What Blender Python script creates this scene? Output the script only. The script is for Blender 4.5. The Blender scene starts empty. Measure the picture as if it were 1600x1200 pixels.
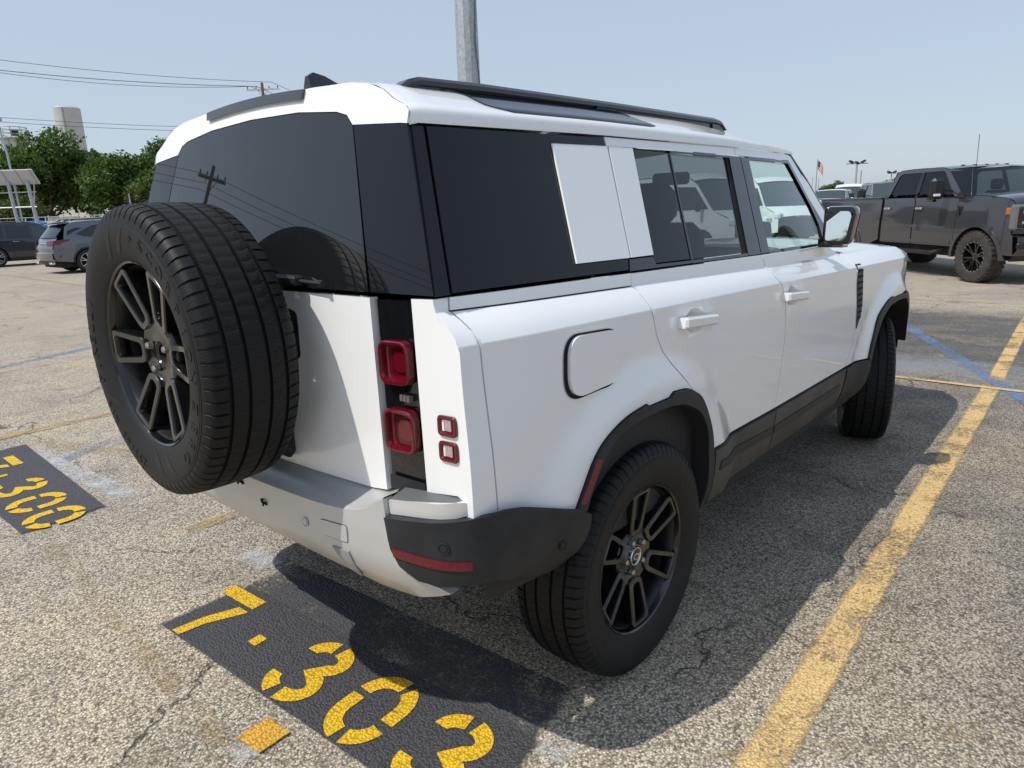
import bpy, bmesh, math, random
from mathutils import Vector, Matrix
from mathutils.geometry import delaunay_2d_cdt

scene = bpy.context.scene
COL = scene.collection
# ------------------------------------------------------------------ camera
cam = bpy.data.cameras.new('camera'); camo = bpy.data.objects.new('camera', cam); COL.objects.link(camo)
CAM = Vector((-1.8605, -2.0657, 1.5642))
FW = Vector((0.72241, 0.64592, -0.24680)); RT = Vector((0.65970, -0.75077, -0.03391)); UP = Vector((0.20720, 0.13831, 0.96847))
m = Matrix((RT, UP, -FW)).transposed().to_4x4(); m.translation = CAM
camo.matrix_world = m
cam.sensor_width = 36.0; cam.sensor_fit = 'HORIZONTAL'; cam.lens = 1076.4/1600*36.0
cam.clip_start = 0.05; cam.clip_end = 3000
scene.camera = camo
scene.render.resolution_x = 1024; scene.render.resolution_y = 768
# ------------------------------------------------------------------ sky and sun
SUN_TRAVEL = Vector((0.62, -0.26, -1.0)).normalized()      # direction the light travels
elev = math.asin(-SUN_TRAVEL.z); rot = math.atan2(-SUN_TRAVEL.x, -SUN_TRAVEL.y)
w = bpy.data.worlds.new('World'); scene.world = w; w.use_nodes = True
nt = w.node_tree; nt.nodes.clear()
sky = nt.nodes.new('ShaderNodeTexSky'); sky.sky_type = 'NISHITA'; sky.sun_disc = False
sky.sun_elevation = elev; sky.sun_rotation = rot
sky.altitude = 150; sky.air_density = 1.15; sky.dust_density = 1.3; sky.ozone_density = 3.0
bg = nt.nodes.new('ShaderNodeBackground'); bg.inputs['Strength'].default_value = 0.15
wo = nt.nodes.new('ShaderNodeOutputWorld')
hz = nt.nodes.new('ShaderNodeMix'); hz.data_type = 'RGBA'; hz.inputs[0].default_value = 0.78      # even summer haze over the whole sky
hz.inputs[7].default_value = (2.72, 3.12, 3.70, 1)
tcw = nt.nodes.new('ShaderNodeTexCoord'); spw = nt.nodes.new('ShaderNodeSeparateXYZ'); mrw = nt.nodes.new('ShaderNodeMapRange'); mrw.interpolation_type = 'SMOOTHSTEP'
nt.links.new(tcw.outputs['Generated'], spw.inputs[0]); nt.links.new(spw.outputs[2], mrw.inputs['Value'])   # the haze thins towards the zenith
mrw.inputs['From Min'].default_value = 0.22; mrw.inputs['From Max'].default_value = 0.65; mrw.inputs['To Min'].default_value = 0.80; mrw.inputs['To Max'].default_value = 0.55
nt.links.new(mrw.outputs[0], hz.inputs[0])
nt.links.new(sky.outputs[0], hz.inputs[6]); nt.links.new(hz.outputs[2], bg.inputs[0]); nt.links.new(bg.outputs[0], wo.inputs[0])
sl = bpy.data.lights.new('sun', 'SUN'); sl.energy = 3.0; sl.angle = math.radians(0.53); sl.color = (1.0, 0.955, 0.88)
so = bpy.data.objects.new('sun', sl); COL.objects.link(so)
so.rotation_euler = SUN_TRAVEL.to_track_quat('-Z', 'Y').to_euler(); so.location = (-20, 8, 30)
vs = scene.view_settings; vs.view_transform = 'Standard'; vs.look = 'None'; vs.exposure = 0.32; vs.gamma = 1.0
vs.use_curve_mapping = False
scene.render.engine = 'CYCLES'
try:
    scene.cycles.max_bounces = 8; scene.cycles.transparent_max_bounces = 16; scene.cycles.glossy_bounces = 4; scene.cycles.diffuse_bounces = 3
except Exception: pass
R = random.Random(7)

# ------------------------------------------------------------------ object helpers
def link(o, parent=None):
    COL.objects.link(o)
    if parent is not None: o.parent = parent
    return o
def tag(o, label=None, cat=None, group=None, kind=None):
    if label: o['label'] = label
    if cat: o['category'] = cat
    if group: o['group'] = group
    if kind: o['kind'] = kind
    return o
def empty(name, loc=(0, 0, 0), rz=0.0, parent=None):
    o = bpy.data.objects.new(name, None); o.empty_display_size = 0.2
    o.location = loc; o.rotation_euler = (0, 0, rz)
    return link(o, parent)
def clone(o, parent=None):
    c = o.copy(); COL.objects.link(c); c.parent = parent
    for ch in o.children: clone(ch, c)
    return c

# ------------------------------------------------------------------ small maths
def clamp(v, a=0.0, b=1.0): return a if v < a else b if v > b else v
def sstep(a, b, v):
    t = clamp((v-a)/(b-a)); return t*t*(3-2*t)
def tab(T, v):
    if v <= T[0][0]: return T[0][1]
    for (a, fa), (b, fb) in zip(T, T[1:]):
        if v <= b: return fa+(fb-fa)*(v-a)/(b-a)
    return T[-1][1]
def area2(P): return sum(P[i][0]*P[(i+1) % len(P)][1]-P[(i+1) % len(P)][0]*P[i][1] for i in range(len(P)))/2
def inset(P, d):
    """move every edge of a polygon inwards by d"""
    if not d: return list(P)
    s = 1 if area2(P) > 0 else -1
    n = len(P); out = []
    for i in range(n):
        a, b, c = P[i-1], P[i], P[(i+1) % n]
        e1 = (b[0]-a[0], b[1]-a[1]); e2 = (c[0]-b[0], c[1]-b[1])
        l1 = math.hypot(*e1) or 1e-9; l2 = math.hypot(*e2) or 1e-9
        n1 = (-e1[1]/l1*s, e1[0]/l1*s); n2 = (-e2[1]/l2*s, e2[0]/l2*s)
        k = 1+n1[0]*n2[0]+n1[1]*n2[1]
        if k < 0.25: k = 0.25
        out.append((b[0]+d*(n1[0]+n2[0])/k, b[1]+d*(n1[1]+n2[1])/k))
    return out
def dens(P, step):
    out = []
    for i in range(len(P)):
        a, b = P[i], P[(i+1) % len(P)]
        n = max(1, int(math.ceil(math.hypot(b[0]-a[0], b[1]-a[1])/step)))
        for k in range(n): out.append((a[0]+(b[0]-a[0])*k/n, a[1]+(b[1]-a[1])*k/n))
    return out
def fillet(P, r, seg=5):
    """round the corners of a polygon (r: one radius or one per corner)"""
    n = len(P); out = []
    for i in range(n):
        ri = r[i] if isinstance(r, (list, tuple)) else r
        a, b, c = Vector(P[i-1][:2]), Vector(P[i][:2]), Vector(P[(i+1) % n][:2])
        u, v = (a-b), (c-b)
        if ri <= 0 or u.length < 1e-6 or v.length < 1e-6: out.append(tuple(b)); continue
        ang = u.angle(v); t = min(ri/math.tan(ang/2), u.length*0.49, v.length*0.49)
        p, q = b+u.normalized()*t, b+v.normalized()*t
        for k in range(seg+1):
            s = k/seg; out.append(tuple(p*(1-s)**2+b*2*s*(1-s)+q*s*s))
    return out
def spline(P, n=6, closed=False):
    """Catmull-Rom through the points"""
    Q = [Vector(p) for p in P]; out = []; N = len(Q)
    rng = range(N) if closed else range(N-1)
    for i in rng:
        p0 = Q[i-1] if (i > 0 or closed) else Q[0]*2-Q[1]
        p1, p2 = Q[i], Q[(i+1) % N]
        p3 = Q[(i+2) % N] if (i+2 < N or closed) else Q[-1]*2-Q[-2]
        for k in range(n):
            t = k/n
            out.append(tuple(0.5*((2*p1)+(p2-p0)*t+(2*p0-5*p1+4*p2-p3)*t*t+(3*p1-p0-3*p2+p3)*t**3)))
    if not closed: out.append(tuple(Q[-1]))
    return out
def inside(P, x, y):
    c = False; n = len(P); j = n-1
    for i in range(n):
        xi, yi = P[i][0], P[i][1]; xj, yj = P[j][0], P[j][1]
        if (yi > y) != (yj > y) and x < (xj-xi)*(y-yi)/(yj-yi)+xi: c = not c
        j = i
    return c

# ------------------------------------------------------------------ mesh builder
class MB:
    def __init__(s): s.v = []; s.f = []; s.n = []; s.mi = []; s.mats = []; s.hasn = False
    def _m(s, mat):
        if mat is None: return 0
        if mat not in s.mats: s.mats.append(mat)
        return s.mats.index(mat)
    def add(s, verts, faces, normals=None, mat=None):
        """normals: per vertex (smooth) or None for whatever the edges give"""
        o = len(s.v); s.v += [tuple(p) for p in verts]; k = s._m(mat)
        for f in faces:
            s.f.append(tuple(i+o for i in f)); s.mi.append(k)
            s.n.append(None if normals is None else [normals[i] for i in f])
        if normals is not None: s.hasn = True
        return s
    def box(s, c, d, mat=None, rot=None, bev=0.0):
        x, y, z = d[0]/2, d[1]/2, d[2]/2
        if bev <= 0:
            V = [Vector((i*x, j*y, k*z)) for k in (-1, 1) for j in (-1, 1) for i in (-1, 1)]
            F = [(0, 2, 3, 1), (4, 5, 7, 6), (0, 1, 5, 4), (2, 6, 7, 3), (0, 4, 6, 2), (1, 3, 7, 5)]
        else:
            b = min(bev, x*0.95, y*0.95, z*0.95); V = []; F = []; idx = {}
            for sx in (-1, 1):
                for sy in (-1, 1):
                    for sz in (-1, 1):
                        for ax in range(3):
                            p = [sx*(x-b), sy*(y-b), sz*(z-b)]; p[ax] = (sx*x, sy*y, sz*z)[ax]
                            idx[(sx, sy, sz, ax)] = len(V); V.append(Vector(p))
            def q(*k): return [idx[i] for i in k]
            S = (-1, 1)
            for a in S:
                F.append(q((a, -1, -1, 0), (a, 1, -1, 0), (a, 1, 1, 0), (a, -1, 1, 0)))
                F.append(q((-1, a, -1, 1), (1, a, -1, 1), (1, a, 1, 1), (-1, a, 1, 1)))
                F.append(q((-1, -1, a, 2), (1, -1, a, 2), (1, 1, a, 2), (-1, 1, a, 2)))
                for c_ in S:
                    F.append(q((a, c_, -1, 0), (a, c_, 1, 0), (a, c_, 1, 1), (a, c_, -1, 1)))
                    F.append(q((a, -1, c_, 0), (a, 1, c_, 0), (a, 1, c_, 2), (a, -1, c_, 2)))
                    F.append(q((-1, a, c_, 1), (1, a, c_, 1), (1, a, c_, 2), (-1, a, c_, 2)))
                    for d_ in S: F.append(q((a, c_, d_, 0), (a, c_, d_, 1), (a, c_, d_, 2)))
            for i, f in enumerate(F):
                ctr = sum((V[k] for k in f), Vector())/len(f)
                nn = (V[f[1]]-V[f[0]]).cross(V[f[2]]-V[f[0]])
                if nn.dot(ctr) < 0: F[i] = f[::-1]
        if rot is not None: V = [rot @ p for p in V]
        c = Vector(c)
        return s.add([p+c for p in V], F, None, mat)
    def loft(s, rings, closed=True, cap=True, mat=None):
        """rings: equal-length lists of points"""
        n = len(rings[0]); V = [p for r in rings for p in r]; F = []
        for i in range(len(rings)-1):
            for j in range(n if closed else n-1):
                k = (j+1) % n; F.append((i*n+j, i*n+k, (i+1)*n+k, (i+1)*n+j))
        if cap and closed:
            F.append(tuple(range(n))[::-1]); F.append(tuple((len(rings)-1)*n+j for j in range(n)))
        return s.add(V, F, None, mat)
    def tube(s, path, r, n=8, mat=None, cap=True):
        P = [Vector(p) for p in path]; rings = []; up = None
        for i, p in enumerate(P):
            d = (P[min(i+1, len(P)-1)]-P[max(i-1, 0)])
            d = d.normalized() if d.length > 1e-9 else Vector((0, 0, 1))
            if up is None: up = Vector((0, 0, 1)) if abs(d.z) < 0.9 else Vector((1, 0, 0))
            a = d.cross(up)
            if a.length < 1e-5: a = d.orthogonal()
            a.normalize(); b = a.cross(d); up = b
            rr = r[i] if isinstance(r, (list, tuple)) else r
            rings.append([p+(a*math.cos(t)+b*math.sin(t))*rr for t in (2*math.pi*k/n for k in range(n))])
        return s.loft(rings, True, cap, mat)
    def lathe(s, prof, seg=48, mat=None, closed=False, frame=None):
        """prof: (r, h) pairs turned round the Y axis (h along +Y); frame: 4x4"""
        rings = []
        for k in range(seg):
            t = 2*math.pi*k/seg
            rings.append([Vector((r*math.cos(t), h, r*math.sin(t))) for r, h in prof])
        n = len(prof); V = [p for r in rings for p in r]; F = []
        for i in range(seg):
            j = (i+1) % seg
            for k in range(n if closed else n-1):
                l = (k+1) % n; F.append((i*n+k, i*n+l, j*n+l, j*n+k))
        if frame is not None: V = [frame @ p for p in V]
        return s.add(V, F, None, mat)
    def prism(s, poly, fn0, fn1, mat=None):
        """polygon between two maps (u,v)->point: fn0 the visible face, fn1 the hidden one"""
        n = len(poly); V = [fn0(*p) for p in poly]+[fn1(*p) for p in poly]
        F = [tuple(range(n)), tuple(range(2*n-1, n-1, -1))]
        for i in range(n):
            j = (i+1) % n; F.append((j, i, n+i, n+j))
        nn = Vector((0, 0, 0)); A = [Vector(v) for v in V[:n]]
        for i in range(n): nn += A[i].cross(A[(i+1) % n])
        dd = sum((Vector(V[i])-Vector(V[n+i]) for i in range(n)), Vector())
        if nn.dot(dd) < 0: F = [f[::-1] for f in F]
        return s.add(V, F, None, mat)
    def sheet(s, poly, fn, res=0.05, thick=0.012, inward=None, gap=0.0, extra=(), mat=None, step=None, offs=0.0, eps=0.0015, avoid=None):
        """a panel: polygon in (u,v) mapped onto a surface fn(u,v)->(x,y,z), with true surface normals and a folded edge"""
        P = inset(poly, gap) if gap else list(poly)
        if area2(P) < 0: P = P[::-1]
        B = dens(P, step or res)
        xs = [p[0] for p in B]; ys = [p[1] for p in B]
        pts = list(B); x0, x1, y0, y1 = min(xs), max(xs), min(ys), max(ys)
        marg = res*0.35
        def ok(x, y, mg):
            if not inside(B, x, y): return False
            for q in B:
                if (q[0]-x)**2+(q[1]-y)**2 < mg*mg: return False
            return True
        acc = []
        for e in extra:
            if ok(e[0], e[1], 0.002): acc.append(e)
        pts += acc
        i = 0; y = y0+res*0.5
        while y < y1:
            x = x0+res*(0.5 if i % 2 else 0.25)
            while x < x1:
                if ok(x, y, marg) and not (avoid and avoid(x, y)) and all((e[0]-x)**2+(e[1]-y)**2 > (res*0.3)**2 for e in acc): pts.append((x, y))
                x += res
            y += res*0.87; i += 1
        nb = len(B)
        r = delaunay_2d_cdt([Vector(p) for p in pts], [], [list(range(nb))], 1, 1e-6)
        UV = [(p.x, p.y) for p in r[0]]; F = [tuple(f) for f in r[2]]
        def nrm(u, v):
            a = Vector(fn(u+eps, v))-Vector(fn(u-eps, v)); b = Vector(fn(u, v+eps))-Vector(fn(u, v-eps))
            k = a.cross(b)
            return k.normalized() if k.length > 0 else Vector((0, 0, 1))
        N = [nrm(*p) for p in UV]; inw = Vector(inward) if inward is not None else None
        ctr = nrm((x0+x1)/2, (y0+y1)/2)
        flip = inw is not None and ctr.dot(inw) > 0
        if flip: N = [-k for k in N]
        V = [Vector(fn(*p))+N[i]*offs for i, p in enumerate(UV)]
        F = [f if (V[f[1]]-V[f[0]]).cross(V[f[2]]-V[f[0]]).dot(N[f[0]]) > 0 else f[::-1] for f in F]
        s.add(V, F, N, mat)
        if thick > 0 and inw is not None:
            EN = [nrm(*p)*(-1 if flip else 1) for p in B]
            EV = [Vector(fn(*p))+EN[i]*offs for i, p in enumerate(B)]
            IV = [v+inw.normalized()*thick for v in EV]; n = len(B)
            FF = [((i+1) % n, i, n+i, n+(i+1) % n) for i in range(n)]
            AV = EV+IV; c0 = sum(AV, Vector())/len(AV); g = []
            f0 = FF[0]; k = 0
            for f in FF:
                a = (AV[f[1]]-AV[f[0]]).cross(AV[f[2]]-AV[f[0]]); k += a.dot((AV[f[0]]+AV[f[2]])/2-c0)
            if k < 0: FF = [f[::-1] for f in FF]
            s.add(AV, FF, None, mat)
        return s
    def build(s, name, mat=None, parent=None, angle=35, smooth=True):
        me = bpy.data.meshes.new(name); me.from_pydata([tuple(p) for p in s.v], [], s.f)
        mats = s.mats if s.mats else ([mat] if mat else [])
        if s.mats and mat and mat not in s.mats and False: mats = s.mats+[mat]
        for k in mats: me.materials.append(k)
        if len(mats) > 1: me.polygons.foreach_set('material_index', s.mi)
        if smooth:
            me.polygons.foreach_set('use_smooth', [True]*len(s.f))
            me.set_sharp_from_angle(angle=math.radians(angle))
            if s.hasn:
                me.update(); ln = []
                for fi, p in enumerate(me.polygons):
                    nn = s.n[fi]
                    for k in range(p.loop_total): ln.append(tuple(nn[k]) if nn is not None else tuple(p.normal))
                me.normals_split_custom_set(ln)
        me.update()
        o = bpy.data.objects.new(name, me)
        return link(o, parent)

# ------------------------------------------------------------------ materials (all node based)
MAT = {}
def mat(name, col=(0.5, 0.5, 0.5), rough=0.5, metal=0.0, coat=0.0, spec=0.5, var=0.0, vscale=20.0, bump=0.0, bscale=200.0, emit=None, coatr=0.03, col2=None, rvar=0.0):
    if name in MAT: return MAT[name]
    m = bpy.data.materials.new(name); m.use_nodes = True; t = m.node_tree; b = t.nodes['Principled BSDF']
    b.inputs['Base Color'].default_value = (*col, 1); b.inputs['Roughness'].default_value = rough
    b.inputs['Metallic'].default_value = metal; b.inputs['Coat Weight'].default_value = coat
    b.inputs['Coat Roughness'].default_value = coatr; b.inputs['Specular IOR Level'].default_value = spec
    tc = t.nodes.new('ShaderNodeTexCoord')
    if var > 0 or col2:
        n = t.nodes.new('ShaderNodeTexNoise'); n.inputs['Scale'].default_value = vscale; n.inputs['Detail'].default_value = 5
        t.links.new(tc.outputs['Object'], n.inputs['Vector'])
        r = t.nodes.new('ShaderNodeValToRGB'); r.color_ramp.elements[0].position = 0.35; r.color_ramp.elements[1].position = 0.65
        c2 = col2 if col2 else tuple(min(1, c*(1+var)) for c in col)
        c1 = tuple(c*(1-var) for c in col) if not col2 else col
        r.color_ramp.elements[0].color = (*c1, 1); r.color_ramp.elements[1].color = (*c2, 1)
        t.links.new(n.outputs['Fac'], r.inputs['Fac']); t.links.new(r.outputs['Color'], b.inputs['Base Color'])
        if rvar > 0:
            mr = t.nodes.new('ShaderNodeMapRange'); mr.inputs['To Min'].default_value = max(0.02, rough-rvar); mr.inputs['To Max'].default_value = min(1, rough+rvar)
            t.links.new(n.outputs['Fac'], mr.inputs['Value']); t.links.new(mr.outputs['Result'], b.inputs['Roughness'])
    if bump > 0:
        n2 = t.nodes.new('ShaderNodeTexNoise'); n2.inputs['Scale'].default_value = bscale; n2.inputs['Detail'].default_value = 3
        t.links.new(tc.outputs['Object'], n2.inputs['Vector'])
        bp = t.nodes.new('ShaderNodeBump'); bp.inputs['Strength'].default_value = bump; bp.inputs['Distance'].default_value = 0.01
        t.links.new(n2.outputs['Fac'], bp.inputs['Height']); t.links.new(bp.outputs['Normal'], b.inputs['Normal'])
    if emit:
        b.inputs['Emission Color'].default_value = (*emit[0], 1); b.inputs['Emission Strength'].default_value = emit[1]
    MAT[name] = m; return m
def glass(name, tint, ior=1.5, rough=0.0, spec=1.0):
    """thin tinted automotive glass: a tinted see-through sheet with a fresnel reflection"""
    if name in MAT: return MAT[name]
    m = bpy.data.materials.new(name); m.use_nodes = True; t = m.node_tree; t.nodes.clear()
    tr = t.nodes.new('ShaderNodeBsdfTransparent'); tr.inputs['Color'].default_value = (*tint, 1)
    gl = t.nodes.new('ShaderNodeBsdfGlossy'); gl.inputs['Roughness'].default_value = rough; gl.inputs['Color'].default_value = (spec, spec, spec, 1)
    fr = t.nodes.new('ShaderNodeFresnel'); ge = t.nodes.new('ShaderNodeNewGeometry')      # a thin pane reflects alike from both sides
    mr = t.nodes.new('ShaderNodeMapRange'); mr.inputs['To Min'].default_value = ior; mr.inputs['To Max'].default_value = 1.0/ior
    t.links.new(ge.outputs['Backfacing'], mr.inputs['Value']); t.links.new(mr.outputs[0], fr.inputs['IOR'])
    mx = t.nodes.new('ShaderNodeMixShader'); o = t.nodes.new('ShaderNodeOutputMaterial')
    t.links.new(fr.outputs[0], mx.inputs[0]); t.links.new(tr.outputs[0], mx.inputs[1]); t.links.new(gl.outputs[0], mx.inputs[2]); t.links.new(mx.outputs[0], o.inputs[0])
    MAT[name] = m; return m
M_white = mat('white_paint', (0.88, 0.885, 0.875), 0.25, coat=1.0, coatr=0.02)
M_gloss = mat('gloss_black', (0.006, 0.007, 0.009), 0.04, coat=0.3, spec=0.6)
M_bglass = mat('privacy_glass', (0.007, 0.008, 0.010), 0.012, spec=0.33)
M_tglass = mat('tailgate_privacy_glass', (0.010, 0.011, 0.012), 0.012, spec=0.72)  # same glass as the sides, a brighter sky reflection set into the material
M_plas = mat('dark_plastic', (0.020, 0.0215, 0.024), 0.5, spec=0.35, var=0.25, vscale=9, bump=0.08, bscale=900, rvar=0.08)
M_clad = mat('dusty_cladding', (0.060, 0.055, 0.047), 0.6, var=0.3, vscale=6, bump=0.06, bscale=700)
M_seam = mat('seam_black', (0.004, 0.004, 0.004), 0.9)
M_well = mat('wheel_well_felt', (0.012, 0.012, 0.012), 0.95, bump=0.3, bscale=300)
M_silver = mat('silver_bumper_paint', (0.56, 0.565, 0.555), 0.38, metal=0.4, coat=0.2, col2=(0.62, 0.61, 0.585), vscale=3.0)
M_brightsilver = mat('bright_silver', (0.72, 0.72, 0.70), 0.3, metal=0.4)
M_rail = mat('rail_black', (0.012, 0.012, 0.014), 0.3, coat=0.4)
M_red = mat('red_lens', (0.115, 0.003, 0.010), 0.12, coat=0.35)
M_redd = mat('deep_red_lens', (0.075, 0.003, 0.008), 0.15, coat=0.3)
M_redr = mat('reflector_red', (0.13, 0.004, 0.010), 0.3, coat=0.2, bump=0.2, bscale=500, var=0.25, vscale=120)
M_clear = mat('clear_lens', (0.55, 0.45, 0.44), 0.08, coat=1.0, bump=0.3, bscale=250)
M_rubber = mat('tyre_rubber', (0.016, 0.0165, 0.018), 0.62, var=0.3, vscale=5, bump=0.03, bscale=600, rvar=0.1)
def tread_material():
    """rubber with fine lateral sipes cut across every rib"""
    m = bpy.data.materials.new('tyre_tread'); m.use_nodes = True; t = m.node_tree; b = t.nodes['Principled BSDF']
    def M_(op, a, c=None):
        n = t.nodes.new('ShaderNodeMath'); n.operation = op
        for i, v in enumerate((a, c)):
            if v is None: continue
            if isinstance(v, (int, float)): n.inputs[i].default_value = v
            else: t.links.new(v, n.inputs[i])
        return n.outputs[0]
    tc = t.nodes.new('ShaderNodeTexCoord'); sp = t.nodes.new('ShaderNodeSeparateXYZ'); t.links.new(tc.outputs['Object'], sp.inputs[0])
    ang = M_('MULTIPLY', M_('ARCTAN2', sp.outputs[2], sp.outputs[0]), 74*3/(2*math.pi))
    zig = M_('MULTIPLY', M_('PINGPONG', M_('ADD', sp.outputs[1], 1.0), 0.0085), 46.0)
    fr = M_('FRACT', M_('ADD', M_('ADD', ang, zig), M_('MULTIPLY', M_('ABSOLUTE', sp.outputs[1]), 9.0)))
    line = M_('LESS_THAN', fr, 0.22)
    n = t.nodes.new('ShaderNodeTexNoise'); n.inputs['Scale'].default_value = 7.0; n.inputs['Detail'].default_value = 5; t.links.new(tc.outputs['Object'], n.inputs['Vector'])
    r = t.nodes.new('ShaderNodeValToRGB'); r.color_ramp.elements[0].color = (0.006, 0.0062, 0.0068, 1); r.color_ramp.elements[1].color = (0.012, 0.0122, 0.0128, 1); t.links.new(n.outputs['Fac'], r.inputs[0])
    mx = t.nodes.new('ShaderNodeMix'); mx.data_type = 'RGBA'; t.links.new(M_('MULTIPLY', line, 0.85), mx.inputs[0]); t.links.new(r.outputs[0], mx.inputs[6]); mx.inputs[7].default_value = (0.003, 0.003, 0.003, 1)
    t.links.new(mx.outputs[2], b.inputs['Base Color'])
    bp = t.nodes.new('ShaderNodeBump'); bp.inputs['Strength'].default_value = 0.6; bp.inputs['Distance'].default_value = 0.003; bp.invert = True; t.links.new(line, bp.inputs['Height']); t.links.new(bp.outputs[0], b.inputs['Normal'])
    b.inputs['Roughness'].default_value = 0.58; b.inputs['Specular IOR Level'].default_value = 0.28
    return m
M_tread = tread_material()
M_side = mat('tyre_sidewall', (0.014, 0.0142, 0.0147), 0.55, spec=0.28, var=0.2, vscale=6, rvar=0.08)
M_letter = mat('sidewall_letters', (0.006, 0.006, 0.0065), 0.5)
M_wheel = mat('wheel_black', (0.007, 0.007, 0.007), 0.18, coat=0.6, var=0.2, vscale=14)
M_wface = mat('wheel_face_dusty', (0.062, 0.053, 0.040), 0.42, var=0.45, vscale=30, coat=0.1)
M_barrel = mat('wheel_barrel', (0.018, 0.018, 0.019), 0.35, metal=0.3)
M_nut = mat('lug_nut_steel', (0.42, 0.38, 0.33), 0.35, metal=0.9)
M_disc = mat('brake_disc', (0.25, 0.24, 0.23), 0.4, metal=0.9)
M_int = mat('interior_dark', (0.018, 0.018, 0.020), 0.7)
M_seat = mat('seat_leather', (0.030, 0.030, 0.032), 0.5)
M_headl = mat('headliner', (0.30, 0.29, 0.27), 0.9)
M_mir = mat('mirror_silver', (0.85, 0.90, 0.90), 0.02, metal=1.0)
M_chrome = mat('chrome', (0.75, 0.75, 0.75), 0.12, metal=1.0)
M_under = mat('underbody', (0.015, 0.014, 0.013), 0.85)
M_exh = mat('dusty_exhaust', (0.40, 0.33, 0.25), 0.65, var=0.2, vscale=18)
G_tint = glass('dark_tinted_glass', (0.22, 0.24, 0.245), 1.42)
G_green = glass('green_tinted_glass', (0.80, 0.91, 0.87), 1.40)
G_truck = glass('truck_windscreen_glass', (0.38, 0.46, 0.46), 1.45)
G_win = glass('windshield_glass', (0.84, 0.93, 0.90), 1.40)
# ================================================================== ground
def nodes(m):
    m.use_nodes = True; t = m.node_tree; t.nodes.clear(); return t
def N(t, typ, **kw):
    n = t.nodes.new(typ)
    for k, v in kw.items():
        if k.startswith('i_'): n.inputs[k[2:].replace('_', ' ')].default_value = v
        else: setattr(n, k, v)
    return n
def ramp(t, src, stops, interp='LINEAR'):
    r = t.nodes.new('ShaderNodeValToRGB'); r.color_ramp.interpolation = interp
    e = r.color_ramp.elements
    while len(e) < len(stops): e.new(0.5)
    for k, (p, c) in enumerate(stops):
        e[k].position = p; e[k].color = (*c, 1) if len(c) == 3 else c
    t.links.new(src, r.inputs['Fac']); return r
def G1(v): return (v, v, v)
def mixc(t, fac, a, b, mode='MIX'):
    x = t.nodes.new('ShaderNodeMix'); x.data_type = 'RGBA'; x.blend_type = mode
    if isinstance(fac, float): x.inputs[0].default_value = fac
    else: t.links.new(fac, x.inputs[0])
    for i, v in ((6, a), (7, b)):
        if isinstance(v, tuple): x.inputs[i].default_value = (*v, 1)
        else: t.links.new(v, x.inputs[i])
    return x.outputs[2]
def math_(t, op, a, b=None, c=None):
    x = t.nodes.new('ShaderNodeMath'); x.operation = op; x.use_clamp = False
    for i, v in enumerate((a, b, c)):
        if v is None: continue
        if isinstance(v, (int, float)): x.inputs[i].default_value = v
        else: t.links.new(v, x.inputs[i])
    return x.outputs[0]
def stone_layers(t, pos):
    """exposed aggregate: small pale stones set in dark binder. returns colour, height"""
    v = N(t, 'ShaderNodeTexVoronoi', i_Scale=135.0, i_Randomness=1.0); t.links.new(pos, v.inputs['Vector'])
    v2 = N(t, 'ShaderNodeTexVoronoi', i_Scale=210.0, i_Randomness=1.0); t.links.new(pos, v2.inputs['Vector'])
    sep = N(t, 'ShaderNodeSeparateColor'); t.links.new(v.outputs['Color'], sep.inputs[0])
    stone = ramp(t, sep.outputs[0], [(0.0, (0.17, 0.158, 0.142)), (0.25, (0.37, 0.326, 0.262)), (0.55, (0.58, 0.505, 0.395)), (0.82, (0.70, 0.625, 0.505)), (1.0, (0.79, 0.735, 0.645))])
    edge = ramp(t, v.outputs['Distance'], [(0.30, G1(1.0)), (0.65, G1(0.48))])
    col = mixc(t, 1.0, stone.outputs[0], edge.outputs[0], 'MULTIPLY')
    h = math_(t, 'SUBTRACT', 1.0, v.outputs['Distance'])
    h2 = math_(t, 'MULTIPLY', math_(t, 'SUBTRACT', 1.0, v2.outputs['Distance']), 0.5)
    return col, math_(t, 'ADD', h, h2)
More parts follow.
